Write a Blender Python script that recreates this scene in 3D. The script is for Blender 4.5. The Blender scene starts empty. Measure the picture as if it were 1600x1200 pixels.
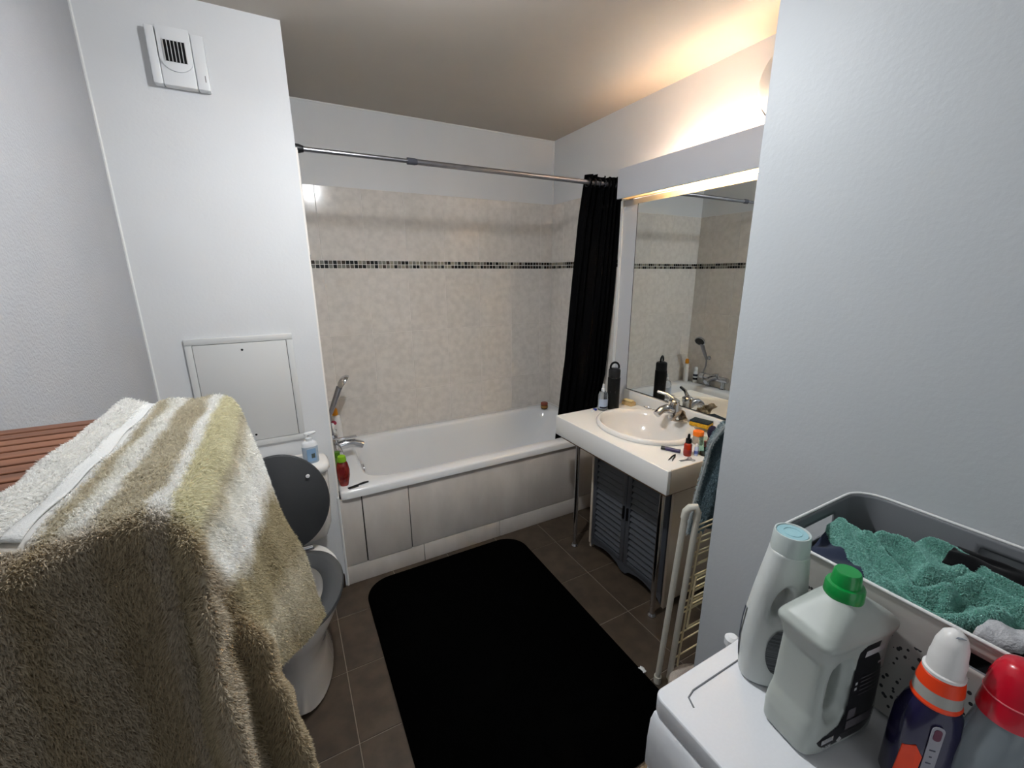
import bpy, bmesh, math, random
import numpy as np
from mathutils import Vector, Matrix
R = math.radians
random.seed(7); rng = np.random.default_rng(7)
SC = bpy.context.scene
COL = SC.collection
# ---------------------------------------------------------------- camera
cam_d = bpy.data.cameras.new('camera'); cam = bpy.data.objects.new('camera', cam_d); COL.objects.link(cam)
yaw, pitch, roll = R(28.288), R(14.595), R(-0.303)
fw = Vector((math.sin(yaw)*math.cos(pitch), math.cos(yaw)*math.cos(pitch), -math.sin(pitch)))
rt = Vector((math.cos(yaw), -math.sin(yaw), 0)); up = rt.cross(fw)
r2 = rt*math.cos(roll) + up*math.sin(roll); u2 = -rt*math.sin(roll) + up*math.cos(roll)
cam.matrix_world = Matrix((( r2.x, u2.x, -fw.x, 0), (r2.y, u2.y, -fw.y, 0), (r2.z, u2.z, -fw.z, 1.55), (0, 0, 0, 1)))
cam_d.sensor_width = 36; cam_d.lens = 657.23*36/1600; cam_d.clip_start = .02
SC.camera = cam
# ---------------------------------------------------------------- world, lights, exposure
w = bpy.data.worlds.new('world'); SC.world = w; w.use_nodes = True
w.node_tree.nodes['Background'].inputs[0].default_value = (.75, .85, 1, 1)
w.node_tree.nodes['Background'].inputs[1].default_value = .3
def area(name, loc, rot, sx, sy, power, col, shape='RECTANGLE'):
    d = bpy.data.lights.new(name, 'AREA'); d.shape = shape; d.size = sx; d.size_y = sy; d.energy = power; d.color = col
    o = bpy.data.objects.new(name, d); COL.objects.link(o); o.location = loc; o.rotation_euler = rot; return o
BULB = (.35, 1.10, 2.30); BULB_STRENGTH = 190   # the room's ceiling bulb, built further down as an emitting globe
area('bulb_fill_disk', (.35, 1.10, 2.252), (0, 0, 0), .075, .075, 6, (.93, .97, 1), 'DISK')  # added disk under the bulb to push more light down the walls
area('rear_fill_light', (.1, -1.22, 1.35), (R(90), 0, 0), .85, 1.9, 2.2, (.88, .95, 1))  # added soft fill behind the camera; the door there is shut
area('valance_tube_light_up', (1.738, 1.30, 2.01), (R(180), 0, 0), .03, .62, .62, (1, .85, .70))
area('valance_tube_light_down', (1.752, 1.28, 2.04), (0, 0, 0), .03, .50, 40, (1, .92, .82))
VS = SC.view_settings
VS.view_transform = 'Standard'; VS.look = 'None'; VS.gamma = 1; VS.use_curve_mapping = False; VS.exposure = 0.85
# ---------------------------------------------------------------- materials
def lin(c):
    return tuple(((x/255)/12.92 if x/255 <= .04045 else ((x/255+.055)/1.055)**2.4) for x in c) + (1,)
MC = {}
def mat(name, col, rough=.5, metal=0, noise=0, nscale=8, bump=0, bscale=60, trans=0, ior=1.45, coat=0, sheen=0, col2=None, stretch=None, emit=None, objrand=0, alpha=1, spec=.5, nlo=.35, nhi=.65):
    if name in MC: return MC[name]
    m = bpy.data.materials.new(name); m.use_nodes = True; nt = m.node_tree; N = nt.nodes; L = nt.links
    b = N['Principled BSDF']; c = lin(col)
    b.inputs['Base Color'].default_value = c; b.inputs['Roughness'].default_value = rough; b.inputs['Metallic'].default_value = metal
    b.inputs['IOR'].default_value = ior; b.inputs['Transmission Weight'].default_value = trans; b.inputs['Coat Weight'].default_value = coat
    b.inputs['Sheen Weight'].default_value = sheen; b.inputs['Specular IOR Level'].default_value = spec; b.inputs['Alpha'].default_value = alpha
    tc = N.new('ShaderNodeTexCoord'); mp = N.new('ShaderNodeMapping'); L.new(tc.outputs['Object'], mp.inputs[0])
    if stretch: mp.inputs['Scale'].default_value = stretch
    src = None
    if noise or col2:
        nz = N.new('ShaderNodeTexNoise'); nz.inputs['Scale'].default_value = nscale; nz.inputs['Detail'].default_value = 5; L.new(mp.outputs[0], nz.inputs['Vector'])
        if objrand:
            oi = N.new('ShaderNodeObjectInfo'); ad = N.new('ShaderNodeVectorMath'); ad.operation = 'MULTIPLY_ADD'
            L.new(oi.outputs['Random'], ad.inputs[0]); ad.inputs[1].default_value = (37, 17, 29); L.new(mp.outputs[0], ad.inputs[2]); L.new(ad.outputs[0], nz.inputs['Vector'])
        rp = N.new('ShaderNodeValToRGB'); rp.color_ramp.elements[0].position = nlo; rp.color_ramp.elements[1].position = nhi
        k = 1-noise
        rp.color_ramp.elements[0].color = lin(col2) if col2 else (c[0]*k, c[1]*k, c[2]*k, 1); rp.color_ramp.elements[1].color = c
        L.new(nz.outputs[0], rp.inputs[0]); src = rp.outputs[0]
        if objrand:
            hs = N.new('ShaderNodeHueSaturation'); mr = N.new('ShaderNodeMapRange'); mr.inputs[3].default_value = 1-objrand; mr.inputs[4].default_value = 1+objrand
            L.new(oi.outputs['Random'], mr.inputs[0]); L.new(mr.outputs[0], hs.inputs['Value']); L.new(src, hs.inputs['Color']); src = hs.outputs[0]
        L.new(src, b.inputs['Base Color'])
    if bump:
        bn = N.new('ShaderNodeTexNoise'); bn.inputs['Scale'].default_value = bscale; bn.inputs['Detail'].default_value = 3; L.new(mp.outputs[0], bn.inputs['Vector'])
        bp = N.new('ShaderNodeBump'); bp.inputs['Strength'].default_value = bump; bp.inputs['Distance'].default_value = .004; L.new(bn.outputs[0], bp.inputs['Height']); L.new(bp.outputs[0], b.inputs['Normal'])
    if emit:
        b.inputs['Emission Color'].default_value = lin(emit[:3]); b.inputs['Emission Strength'].default_value = emit[3]
    MC[name] = m; return m
white_paint = mat('white_paint', (222, 223, 224), .55, noise=.03, nscale=3, bump=.12, bscale=90)
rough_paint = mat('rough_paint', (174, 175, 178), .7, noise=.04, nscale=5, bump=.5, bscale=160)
ceil_paint = mat('ceiling_paint', (186, 178, 168), .8, noise=.03, nscale=4)
grout_m = mat('wall_grout', (238, 233, 227), .8)
tile_m = mat('wall_tile_glaze', (225, 219, 212), .14, col2=(212, 206, 199), nscale=24, stretch=(1, 1, .3), objrand=.03, bump=.03, bscale=14, spec=.45)
tile_plain = mat('skirt_tile_glaze', (214, 207, 200), .25, col2=(200, 193, 186), nscale=9, stretch=(1, 1, .35))
floor_tile_m = mat('floor_tile', (78, 66, 54), .42, col2=(62, 52, 43), nscale=14, objrand=.06, bump=.15, bscale=40)
floor_grout_m = mat('floor_grout', (140, 129, 116), .9)
enamel = mat('white_enamel', (232, 233, 234), .12, coat=.3)
ceramic = mat('white_ceramic', (233, 230, 226), .1, coat=.4)
white_plastic = mat('white_plastic', (228, 229, 230), .35)
grey_plastic_w = mat('off_white_plastic', (205, 205, 203), .4)
laminate = mat('white_laminate', (235, 234, 231), .3)
cream_lam = mat('cream_laminate', (214, 200, 182), .45)
chrome = mat('chrome', (205, 205, 208), .12, metal=1)
steel = mat('brushed_steel', (165, 165, 170), .28, metal=1, noise=.1, nscale=30)
dark_plastic = mat('dark_plastic', (24, 24, 26), .4)
black_m = mat('black_matte', (5, 5, 6), .5, spec=.3)
void_m = mat('black_void', (3, 3, 3), .9)
mirror_m = mat('mirror_silver', (226, 230, 228), .003, metal=1)
seat_m = mat('grey_seat_paint', (78, 79, 80), .4)
curtain_m = mat('black_curtain_cloth', (3, 3, 4), .85, bump=.3, bscale=300, spec=.1)
rug_m = mat('black_rug_pile', (1, 1, 1), .95, noise=.4, nscale=300, spec=.03, bump=.4, bscale=400)
beige_rug_m = mat('beige_rug_pile', (168, 148, 122), .95, col2=(120, 102, 80), nscale=120)
wood_m = mat('red_brown_wood', (140, 92, 66), .5, col2=(108, 68, 48), nscale=14, stretch=(.12, 2.5, 2.5), objrand=.08, bump=.1, bscale=50)
louvre_m = mat('dark_grey_door_paint', (70, 73, 79), .38)
pale_wood = mat('pale_wood', (218, 190, 140), .5, col2=(196, 160, 104), nscale=20, stretch=(1, .2, 1))
# ---------------------------------------------------------------- mesh helpers
class MB:
    def __init__(s): s.v = []; s.f = []; s.mi = []; s.cur = 0
    def add(s, v, f):
        o = len(s.v); s.v += [tuple(p) for p in v]; s.f += [tuple(i+o for i in q) for q in f]; s.mi += [s.cur]*len(f); return s
    def box(s, x0, x1, y0, y1, z0, z1):
        return s.add([(x0, y0, z0), (x1, y0, z0), (x1, y1, z0), (x0, y1, z0), (x0, y0, z1), (x1, y0, z1), (x1, y1, z1), (x0, y1, z1)],
                     [(3, 2, 1, 0), (4, 5, 6, 7), (0, 1, 5, 4), (1, 2, 6, 5), (2, 3, 7, 6), (3, 0, 4, 7)])
    def rings(s, rs, cap0=True, cap1=True, closed=True):
        n = len(rs[0]); v = [p for r in rs for p in r]; f = []
        for i in range(len(rs)-1):
            for j in range(n if closed else n-1):
                k = (j+1) % n; f.append((i*n+j, i*n+k, (i+1)*n+k, (i+1)*n+j))
        if cap0: f.append(tuple(reversed(range(n))))
        if cap1: f.append(tuple((len(rs)-1)*n+j for j in range(n)))
        return s.add(v, f)
    def lathe(s, prof, n=24, c=(0, 0, 0), axis='z', sx=1, sy=1):
        rs = []
        for r, z in prof:
            ring = []
            for j in range(n):
                a = 2*math.pi*j/n; p = (r*math.cos(a)*sx, r*math.sin(a)*sy, z)
                if axis == 'x': p = (p[2], p[0], p[1])
                if axis == 'y': p = (p[1], p[2], p[0])
                ring.append((p[0]+c[0], p[1]+c[1], p[2]+c[2]))
            rs.append(ring)
        return s.rings(rs)
    def tube(s, pts, r, n=10, cap=True):
        P = [Vector(p) for p in pts]; rs = []; T0 = (P[1]-P[0]).normalized()
        nrm = T0.orthogonal().normalized(); rr = r if hasattr(r, '__len__') else [r]*len(P)
        for i, p in enumerate(P):
            T = (P[min(i+1, len(P)-1)]-P[max(i-1, 0)]).normalized()
            nrm = (nrm - T*nrm.dot(T)).normalized(); b = T.cross(nrm)
            rs.append([tuple(p+(nrm*math.cos(2*math.pi*j/n)+b*math.sin(2*math.pi*j/n))*rr[i]) for j in range(n)])
        return s.rings(rs, cap, cap)
    def prism(s, poly, h0, h1, frame=None):
        # poly (a,b) extruded along h ; frame(a,b,h)->xyz
        fr = frame or (lambda a, b, h: (a, b, h)); n = len(poly)
        return s.rings([[fr(a, b, h0) for a, b in poly], [fr(a, b, h1) for a, b in poly]])
    def grid(s, G, flip=False):
        nu, nv = len(G), len(G[0]); f = []
        for i in range(nu-1):
            for j in range(nv-1):
                q = (i*nv+j, (i+1)*nv+j, (i+1)*nv+j+1, i*nv+j+1); f.append(q[::-1] if flip else q)
        return s.add([p for r in G for p in r], f)
    def mesh(s, name, bevel=0, seg=2, smooth=30, fix=True):
        me = bpy.data.meshes.new(name); me.from_pydata(s.v, [], s.f)
        if any(s.mi): me.polygons.foreach_set('material_index', s.mi)
        bm = bmesh.new(); bm.from_mesh(me)
        if fix: bmesh.ops.recalc_face_normals(bm, faces=bm.faces)
        if bevel:
            es = [e for e in bm.edges if len(e.link_faces) == 2 and e.calc_face_angle(0) > R(35)]
            bmesh.ops.bevel(bm, geom=es, offset=bevel, segments=seg, affect='EDGES', profile=.5, clamp_overlap=True)
        if smooth is not None:
            for f_ in bm.faces: f_.smooth = True
            for e in bm.edges:
                if len(e.link_faces) == 2 and e.calc_face_angle(0) > R(smooth): e.smooth = False
        bm.to_mesh(me); bm.free(); return me
    def build(s, name, m, parent=None, bevel=0, seg=2, smooth=30, fix=True):
        me = s.mesh(name, bevel, seg, smooth, fix)
        for q in (m if isinstance(m, (list, tuple)) else [m]): me.materials.append(q)
        return link(name, me, parent)
def link(name, me, parent=None):
    o = bpy.data.objects.new(name, me); COL.objects.link(o)
    if parent is not None: o.parent = parent
    return o
def tag(o, label=None, cat=None, group=None, kind=None):
    for k, v in (('label', label), ('category', cat), ('group', group), ('kind', kind)):
        if v: o[k] = v
    return o
def thing(name, label, cat, loc=(0, 0, 0), rz=0, group=None):
    o = bpy.data.objects.new(name, None); COL.objects.link(o); o.location = loc; o.rotation_euler = (0, 0, rz); o.empty_display_size = .05
    return tag(o, label, cat, group)
def W(root, o):   # part built in world coordinates under an Empty
    o.matrix_parent_inverse = Matrix.Translation(-Vector(root.location)) if root.rotation_euler.z == 0 else (Matrix.Translation(root.location) @ Matrix.Rotation(root.rotation_euler.z, 4, 'Z')).inverted()
    return o
def bx(x0, x1, y0, y1, z0, z1): return MB().box(x0, x1, y0, y1, z0, z1)
def struct(name, mb, m, bevel=0): return tag(mb.build(name, m, None, bevel), kind='structure')
def rrect(x0, x1, y0, y1, r, n=6):
    p = []
    for cx, cy, a0 in ((x1-r, y1-r, 0), (x0+r, y1-r, 90), (x0+r, y0+r, 180), (x1-r, y0+r, 270)):
        for i in range(n+1):
            a = R(a0+90*i/n); p.append((cx+r*math.cos(a), cy+r*math.sin(a)))
    return p
def sup(a, b, e, n=48, c=(0, 0)):
    out = []
    for i in range(n):
        t = 2*math.pi*i/n; ct, st = math.cos(t), math.sin(t)
        out.append((c[0]+a*math.copysign(abs(ct)**(2/e), ct), c[1]+b*math.copysign(abs(st)**(2/e), st)))
    return out
def text(s, size, m, parent, M, name='lettering', bold=0):
    cu = bpy.data.curves.new('t', 'FONT'); cu.body = s; cu.size = size; cu.extrude = .0002; cu.offset = bold; cu.align_x = 'CENTER'; cu.align_y = 'CENTER'
    o = bpy.data.objects.new('t', cu); me = bpy.data.meshes.new_from_object(o); me.materials.clear(); me.materials.append(m)
    bpy.data.objects.remove(o); r = link(name, me, parent); r.matrix_local = M; return r
def evalmesh(o):
    dg = bpy.context.evaluated_depsgraph_get(); me = bpy.data.meshes.new_from_object(o.evaluated_get(dg)); old = o.data; o.modifiers.clear(); o.data = me; return o
def carve(o, cutters, vox=.0025, it=6, fac=.5):
    cs = []
    for c in cutters:
        co = link('cutter', c.mesh('cutter'), o.parent); md = o.modifiers.new('b', 'BOOLEAN'); md.operation = 'DIFFERENCE'; md.object = co; md.solver = 'EXACT'; cs.append(co)
    md = o.modifiers.new('r', 'REMESH'); md.mode = 'VOXEL'; md.voxel_size = vox; md.use_smooth_shade = True
    md = o.modifiers.new('s', 'SMOOTH'); md.iterations = it; md.factor = fac
    bpy.context.view_layer.update(); evalmesh(o)
    for c in cs: bpy.data.objects.remove(c)
    return o
# ---------------------------------------------------------------- room shell
XL, XS, XR, YB, YS, ZC = -.467, .125, 1.85, 2.785, 2.03, 2.465
XP, YP, YF = 1.10, .727, -1.3
fl = struct('floor', bx(XL-.1, XR+.1, YF-.1, YB+.1, -.1, -.003), floor_grout_m)
struct('ceiling', bx(XL-.1, XR+.1, YF-.1, YB+.1, ZC, ZC+.1), ceil_paint)
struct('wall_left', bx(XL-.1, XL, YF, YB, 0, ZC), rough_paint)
wb = struct('wall_back', bx(XL-.1, XR+.1, YB, YB+.1, 0, ZC), white_paint)
wr = struct('wall_right', bx(XR, XR+.1, YP, YB, 0, ZC), white_paint)
ws = struct('wall_shaft', bx(XL, XS, YS, YB, 0, ZC), white_paint)
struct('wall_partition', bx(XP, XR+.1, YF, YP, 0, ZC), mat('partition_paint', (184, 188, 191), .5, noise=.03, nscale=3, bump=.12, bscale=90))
fw_ = MB().box(XL-.1, -.42, YF-.1, YF, 0, ZC).box(.62, XP+.1, YF-.1, YF, 0, ZC).box(-.42, .62, YF-.1, YF, 2.1, ZC)
struct('wall_front', fw_, white_paint)
struct('door_1', bx(-.42, .62, YF-.1, YF-.06, 0, 2.1), white_plastic)
def bead(name, pts, r=.0045): struct(name, MB().tube(pts, r, 6), mat('caulk', (232, 232, 230), .5))
bead('trim_1', [(XL+.003, YS-.003, 0), (XL+.003, YS-.003, ZC)])
bead('trim_2', [(XR-.003, YB-.003, 2.045), (XR-.003, YB-.003, ZC)])
bead('trim_3', [(XS, YS-.002, 0), (XS, YS-.002, .5)], .006)
bead('trim_4', [(XS, YB-.003, ZC-.003), (XR, YB-.003, ZC-.003)])
struct('baseboard_shaft', bx(XL, XS-.012, YS-.012, YS, 0, .075), mat('plinth_tile', (52, 44, 38), .4), .002)
# floor tiles (parts of the floor)
def tile_mesh(name, a, b, t, m, bev=.0015):
    # plate a x b centred, thickness t, chamfered face towards +z
    o = .0008; h = MB().rings([[(-a/2, -b/2, 0), (a/2, -b/2, 0), (a/2, b/2, 0), (-a/2, b/2, 0)],
        [(-a/2, -b/2, t-bev), (a/2, -b/2, t-bev), (a/2, b/2, t-bev), (-a/2, b/2, t-bev)],
        [(-a/2+bev, -b/2+bev, t), (a/2-bev, -b/2+bev, t), (a/2-bev, b/2-bev, t), (-a/2+bev, b/2-bev, t)]], cap0=False)
    me = h.mesh(name, smooth=None); me.materials.append(m); return me
TM = {}
def put_tile(parent, name, c0, c1, d0, d1, place, m, t=.006, gap=.003):
    a, b = round(c1-c0-gap, 4), round(d1-d0-gap, 4)
    if a < .008 or b < .008: return
    k = (a, b, m.name, t)
    if k not in TM: TM[k] = tile_mesh(name, a, b, t, m)
    o = link(name, TM[k], parent); o.matrix_world = place((c0+c1)/2, (d0+d1)/2); return o
def cuts(lo, hi, base, step):
    k = math.ceil((lo-base)/step - 1e-6); out = [lo]
    while base+k*step < hi-1e-6:
        if base+k*step > lo+1e-6: out.append(base+k*step)
        k += 1
    return out+[hi]
P = .305
xs = cuts(XL, XR, .049, P); ys = cuts(-.4, YS, 1.815, P)
for x0, x1 in zip(xs, xs[1:]):
    for y0, y1 in zip(ys, ys[1:]):
        if x0 >= XP-.01 and y1 <= YP: continue
        put_tile(fl, 'floor_tile', x0, x1, y0, y1, lambda a, b: Matrix.Translation((a, b, -.006)), floor_tile_m)
# wall tiles
rows = [.53, .79, 1.19, 1.589]; rows = list(zip(rows, rows[1:])) + [(1.637, 2.042)]
def place_back(a, b): return Matrix.Translation((a, YB-.002, b)) @ Matrix.Rotation(R(90), 4, 'X')
def place_right(a, b): return Matrix.Translation((XR-.002, a, b)) @ Matrix(((0, 0, -1, 0), (1, 0, 0, 0), (0, 1, 0, 0), (0, 0, 0, 1)))
def place_left(a, b): return Matrix.Translation((XS+.002, a, b)) @ Matrix(((0, 0, 1, 0), (1, 0, 0, 0), (0, 1, 0, 0), (0, 0, 0, 1)))
W(wb, tag(bx(XS, XR, YB-.0063, YB, .5, 2.042).build('grout_bed', grout_m, wb)))
W(wr, bx(XR-.0063, XR, 1.99, YB, 0, 2.042).build('grout_bed', grout_m, wr))
W(ws, bx(XS, XS+.0063, YS+.002, YB, .5, 2.042).build('grout_bed', grout_m, ws))
for z0, z1 in rows:
    c = cuts(XS+.006, XR-.006, 1.24, .25)
    for a, b in zip(c, c[1:]): put_tile(wb, 'wall_tile', a, b, z0, z1, place_back, tile_m, gap=.0016)
    c = cuts(1.99, YB-.006, 2.63, .25)
    for a, b in zip(c, c[1:]): put_tile(wr, 'wall_tile', a, b, z0, z1, place_right, tile_m, gap=.0016)
    c = cuts(YS+.004, YB-.006, 2.63, .25)
    for a, b in zip(c, c[1:]): put_tile(ws, 'wall_tile', a, b, z0, z1, place_left, tile_m, gap=.0016)
mos = [mat('mosaic_black', (22, 21, 18), .2), mat('mosaic_brown', (62, 50, 40), .2), mat('mosaic_grey', (128, 126, 116), .2), mat('mosaic_sand', (150, 143, 126), .2), mat('mosaic_taupe', (98, 90, 80), .2)]
def mosaic(parent, lo, hi, fn):
    mb = MB(); s = .0238; n = int((hi-lo)/s)
    for i in range(n+1):
        for j in range(2):
            a0 = lo+i*s; a1 = min(a0+s-.0018, hi); z0 = 1.590+j*s; z1 = z0+s-.0018
            if a1-a0 < .004: continue
            mb.cur = random.choices(range(5), (5, 2, 4, 3, 3))[0]
            mb.add([fn(a0, z0, 0), fn(a1, z0, 0), fn(a1, z1, 0), fn(a0, z1, 0), fn(a0+.001, z0+.001, .006), fn(a1-.001, z0+.001, .006), fn(a1-.001, z1-.001, .006), fn(a0+.001, z1-.001, .006)],
                   [(4, 5, 6, 7), (0, 1, 5, 4), (1, 2, 6, 5), (2, 3, 7, 6), (3, 0, 4, 7)])
    tag(mb.build('mosaic_band', mos, parent, smooth=None), 'two-row mosaic band of black, brown and grey squares', kind='stuff')
mosaic(wb, XS+.006, XR-.006, lambda a, z, d: (a, YB-.002-d, z))
mosaic(wr, 1.99, YB-.008, lambda a, z, d: (XR-.002-d, a, z))
mosaic(ws, YS+.004, YB-.008, lambda a, z, d: (XS+.002+d, a, z))
# right wall lower tiles under the counter
for y0, y1 in ((1.0, 1.33), (1.33, 1.66), (1.66, 1.99)):
    for z0, z1 in ((0.002, .33), (.33, .66)): put_tile(wr, 'wall_tile', y0, y1, z0, z1, place_right, tile_plain)
# ---------------------------------------------------------------- bathtub
TX0, TX1, TY0, TY1, TZ = XS+.012, XR-.012, 2.012, YB-.012, .53
tub = thing('bathtub', 'white built-in bathtub with a tiled front, running along the back wall', 'bathtub', ((TX0+TX1)/2, (TY0+TY1)/2, 0))
NP = 64
def ring(x0, x1, y0, y1, e, z):
    return [(a, b, z) for a, b in sup((x1-x0)/2, (y1-y0)/2, e, NP, ((x0+x1)/2, (y0+y1)/2))]
def sqring(x0, x1, y0, y1, z):   # same topology, near-square outer
    return ring(x0, x1, y0, y1, 60, z)
rs = [sqring(TX0, TX1, TY0, TY1, .488), sqring(TX0, TX1, TY0, TY1, .518), sqring(TX0+.004, TX1-.004, TY0+.004, TY1-.004, .527), sqring(TX0+.012, TX1-.012, TY0+.012, TY1-.012, .53),
      ring(.262, 1.775, 2.085, 2.716, 7, .530), ring(.272, 1.765, 2.093, 2.708, 6.5, .526), ring(.282, 1.755, 2.101, 2.700, 6, .512), ring(.300, 1.73, 2.115, 2.69, 5.5, .45),
      ring(.325, 1.66, 2.135, 2.67, 5, .30), ring(.36, 1.55, 2.165, 2.64, 4.5, .17), ring(.42, 1.46, 2.21, 2.6, 4, .13), ring(.6, 1.2, 2.3, 2.5, 3, .122)]
W(tub, MB().rings(rs, cap0=False).build('basin', enamel, tub, smooth=60))
pm = tile_plain
W(tub, tag(bx(TX0-.01, .230, YS-.004, YS+.02, .105, .486).build('front_panel', pm, tub, .002)))
W(tub, bx(.235, .465, YS-.006, YS+.02, .105, .486).build('access_door', pm, tub, .002))
W(tub, bx(.4685, XR-.003, YS-.004, YS+.02, .105, .486).build('front_panel', pm, tub, .002))
W(tub, bx(.13, XR-.003, YS+.006, YS+.05, .0, .486).build('panel_backing', void_m, tub))
for a, b in ((.126, .53), (.533, 1.0), (1.003, XR-.003)): W(tub, bx(a, b, YS-.004, YS+.02, 0, .1035).build('plinth_tile', pm, tub, .0015))
ov = MB().lathe([(0, -.012), (.03, -.010), (.036, 0), (.036, .006), (0, .006)], 24, (.302, 2.42, .44), 'x'); W(tub, ov.build('overflow_cover', chrome, tub))
# tub mixer
mx = thing('bath_mixer', 'chrome bath mixer tap at the left end of the tub', 'tap', (.17, 2.40, .53))
W(mx, MB().lathe([(0, 0), (.028, 0), (.028, .004), (.018, .01), (.018, .07), (0, .07)], 20, (.17, 2.34, .529)).build('pillar', chrome, mx))
W(mx, MB().lathe([(0, 0), (.028, 0), (.028, .004), (.018, .01), (.018, .07), (0, .07)], 20, (.17, 2.49, .529)).build('pillar', chrome, mx))
W(mx, MB().lathe([(0, -.12), (.022, -.12), (.026, -.112), (.026, .112), (.022, .12), (0, .12)], 24, (.17, 2.415, .615), 'y').build('body', chrome, mx))
sp = [(.18, 2.415, .615), (.22, 2.415, .622), (.27, 2.415, .620), (.315, 2.415, .600)]
W(mx, MB().tube(sp, [.026, .026, .024, .021], 16).build('spout', chrome, mx))
W(mx, MB().lathe([(0, -.004), (.03, 0), (.031, .04), (.022, .046), (0, .046)], 20, (.17, 2.535, .615), 'y').build('thermostat_knob', chrome, mx))
W(mx, bx(.155, .285, 2.40, 2.43, .655, .662).build('lever', chrome, mx, .003))
W(mx, MB().lathe([(0, 0), (.015, 0), (.015, .02), (0, .02)], 14, (.17, 2.415, .637)).build('lever_base', chrome, mx))
# hand shower
hs = thing('hand_shower', 'chrome hand shower with hose on a wall hook above the tub end', 'hand shower', (.15, 2.56, .76))
d = Vector((.45, .12, 1)).normalized(); p0 = Vector((.170, 2.535, .775)); p1 = p0+d*.165
W(hs, MB().lathe([(0, 0), (.02, 0), (.02, .012), (.010, .016), (.010, .035), (0, .035)], 16, (XS+.004, 2.535, .785), 'x').build('wall_hook', chrome, hs))
W(hs, MB().tube([p0, p0+d*.05, p0+d*.1, p1], [.012, .0145, .016, .018], 14).build('handle', steel, hs))
hd = MB().lathe([(0, -.022), (.022, -.02), (.042, -.008), (.048, .004), (.048, .012), (0, .012)], 28); h = W(hs, hd.build('head', chrome, hs))
hM = Matrix.Translation(p1+d*.03+Vector((.008, 0, 0))) @ Vector((.75, -.15, -.55)).to_track_quat('Z', 'Y').to_matrix().to_4x4(); h.matrix_basis = hM
fc = MB().lathe([(0, 0), (.041, 0), (.041, .0015), (0, .0015)], 28).build('spray_face', mat('dark_nozzle', (45, 45, 42), .5), h); fc.location = (0, 0, .0122)
ho = [p0+Vector((0, 0, .0)), p0+Vector((-.008, .005, -.06)), p0+Vector((.0, .02, -.13)), (.178, 2.54, .575), (.18, 2.50, .553), (.176, 2.46, .585)]
W(hs, MB().tube(ho, .007, 10).build('hose', steel, hs, smooth=80))
# ---------------------------------------------------------------- bottles on the tub
def simple_bottle(name, label, cat, loc, prof, m, cap=None, capm=None, n=24, sx=1, sy=1, rz=0, group=None):
    t = thing(name, label, cat, loc, rz, group)
    MB().lathe(prof, n, sx=sx, sy=sy).build('body', m, t, smooth=50)
    if cap: MB().lathe(cap, n).build('cap', capm, t, smooth=40)
    return t
t = simple_bottle('lotion_bottle', 'white lotion bottle with orange cap and pink emblem, in the tub corner', 'bottle', (.208, 2.715, .530),
    [(0, 0), (.029, 0), (.033, .006), (.034, .05), (.033, .14), (.027, .172), (.012, .178), (0, .178)], mat('bottle_white', (232, 228, 224), .35), [(0, .178), (.016, .178), (.018, .184), (.016, .214), (.011, .222), (0, .222)], mat('orange_cap', (232, 150, 20), .4), sx=1.05, sy=.7, rz=R(-35))
pink = mat('pink_print', (190, 70, 96), .5); gr = mat('grey_print', (110, 110, 108), .5)
def decal_ellipse(parent, a, b, z, yoff, m, name='print', x=0):
    return MB().prism([(x+a*math.cos(2*math.pi*i/20), z+b*math.sin(2*math.pi*i/20)) for i in range(20)], 0, .0012, lambda p, q, h: (p, -yoff-h, q)).build(name, m, parent)
decal_ellipse(t, .018, .014, .135, .0228, pink, 'emblem')
MB().box(-.014, .014, -.0245, -.0235, .086, .091).box(-.009, .009, -.0245, -.0235, .077, .081).build('print', gr, t)
tri = MB().prism([(-.009, .03), (.009, .03), (0, .05)], 0, .0012, lambda p, q, h: (p, -.0235-h, q)).build('print', gr, t)
t = simple_bottle('deodorant', 'small white deodorant with dark label beside the white lotion bottle', 'deodorant', (.175, 2.632, .530),
    [(0, 0), (.02, 0), (.021, .004), (.021, .105), (.017, .112), (0, .112)], mat('bottle_white2', (225, 225, 225), .35), [(0, .112), (.016, .112), (.018, .118), (.017, .145), (.012, .154), (0, .155)], white_plastic)
MB().lathe([(.0214, .03), (.0216, .05), (.0214, .05)], 24).build('label_band', black_m, t); MB().lathe([(.0214, .065), (.0217, .085), (.0214, .085)], 24).build('label_band', mat('navy_label', (24, 26, 44), .4), t)
redgel = mat('red_gel', (176, 66, 56), .15, trans=.35, col2=(120, 18, 16), nscale=30, coat=.4); green = mat('lime_cap', (130, 178, 34), .35)
t = simple_bottle('shower_gel', 'red shower gel bottle standing upside down on the tub corner, green cap up', 'bottle', (.166, 2.088, .530),
    [(0, 0), (.019, 0), (.022, .01), (.031, .055), (.032, .085), (.026, .12), (.02, .132), (0, .132)], redgel, [(0, .131), (.021, .131), (.022, .14), (.018, .158), (.006, .165), (0, .165)], green, sx=1.0, sy=.62, rz=R(-15))
decal_ellipse(t, .013, .017, .08, .0205, mat('dark_red_print', (120, 20, 24), .4), 'label')
simple_bottle('shampoo_bottle', 'dark green-capped bottle behind the red shower gel', 'bottle', (.155, 2.20, .530),
    [(0, 0), (.022, 0), (.024, .006), (.024, .09), (.016, .11), (0, .11)], mat('olive_bottle', (92, 128, 34), .3), [(0, .11), (.014, .11), (.016, .116), (.015, .14), (0, .143)], mat('green_cap_dark', (84, 128, 30), .35))
rz_ = thing('comb', 'black comb lying on the tub rim beside the red bottle', 'comb', (.205, 2.045, .530), R(12))
MB().tube([(-.03, 0, .004), (.02, .002, .005), (.05, .004, .005), (.075, .004, .004)], [.004, .004, .0055, .004], 8).build('spine', dark_plastic, rz_)
tb = MB()
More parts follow.
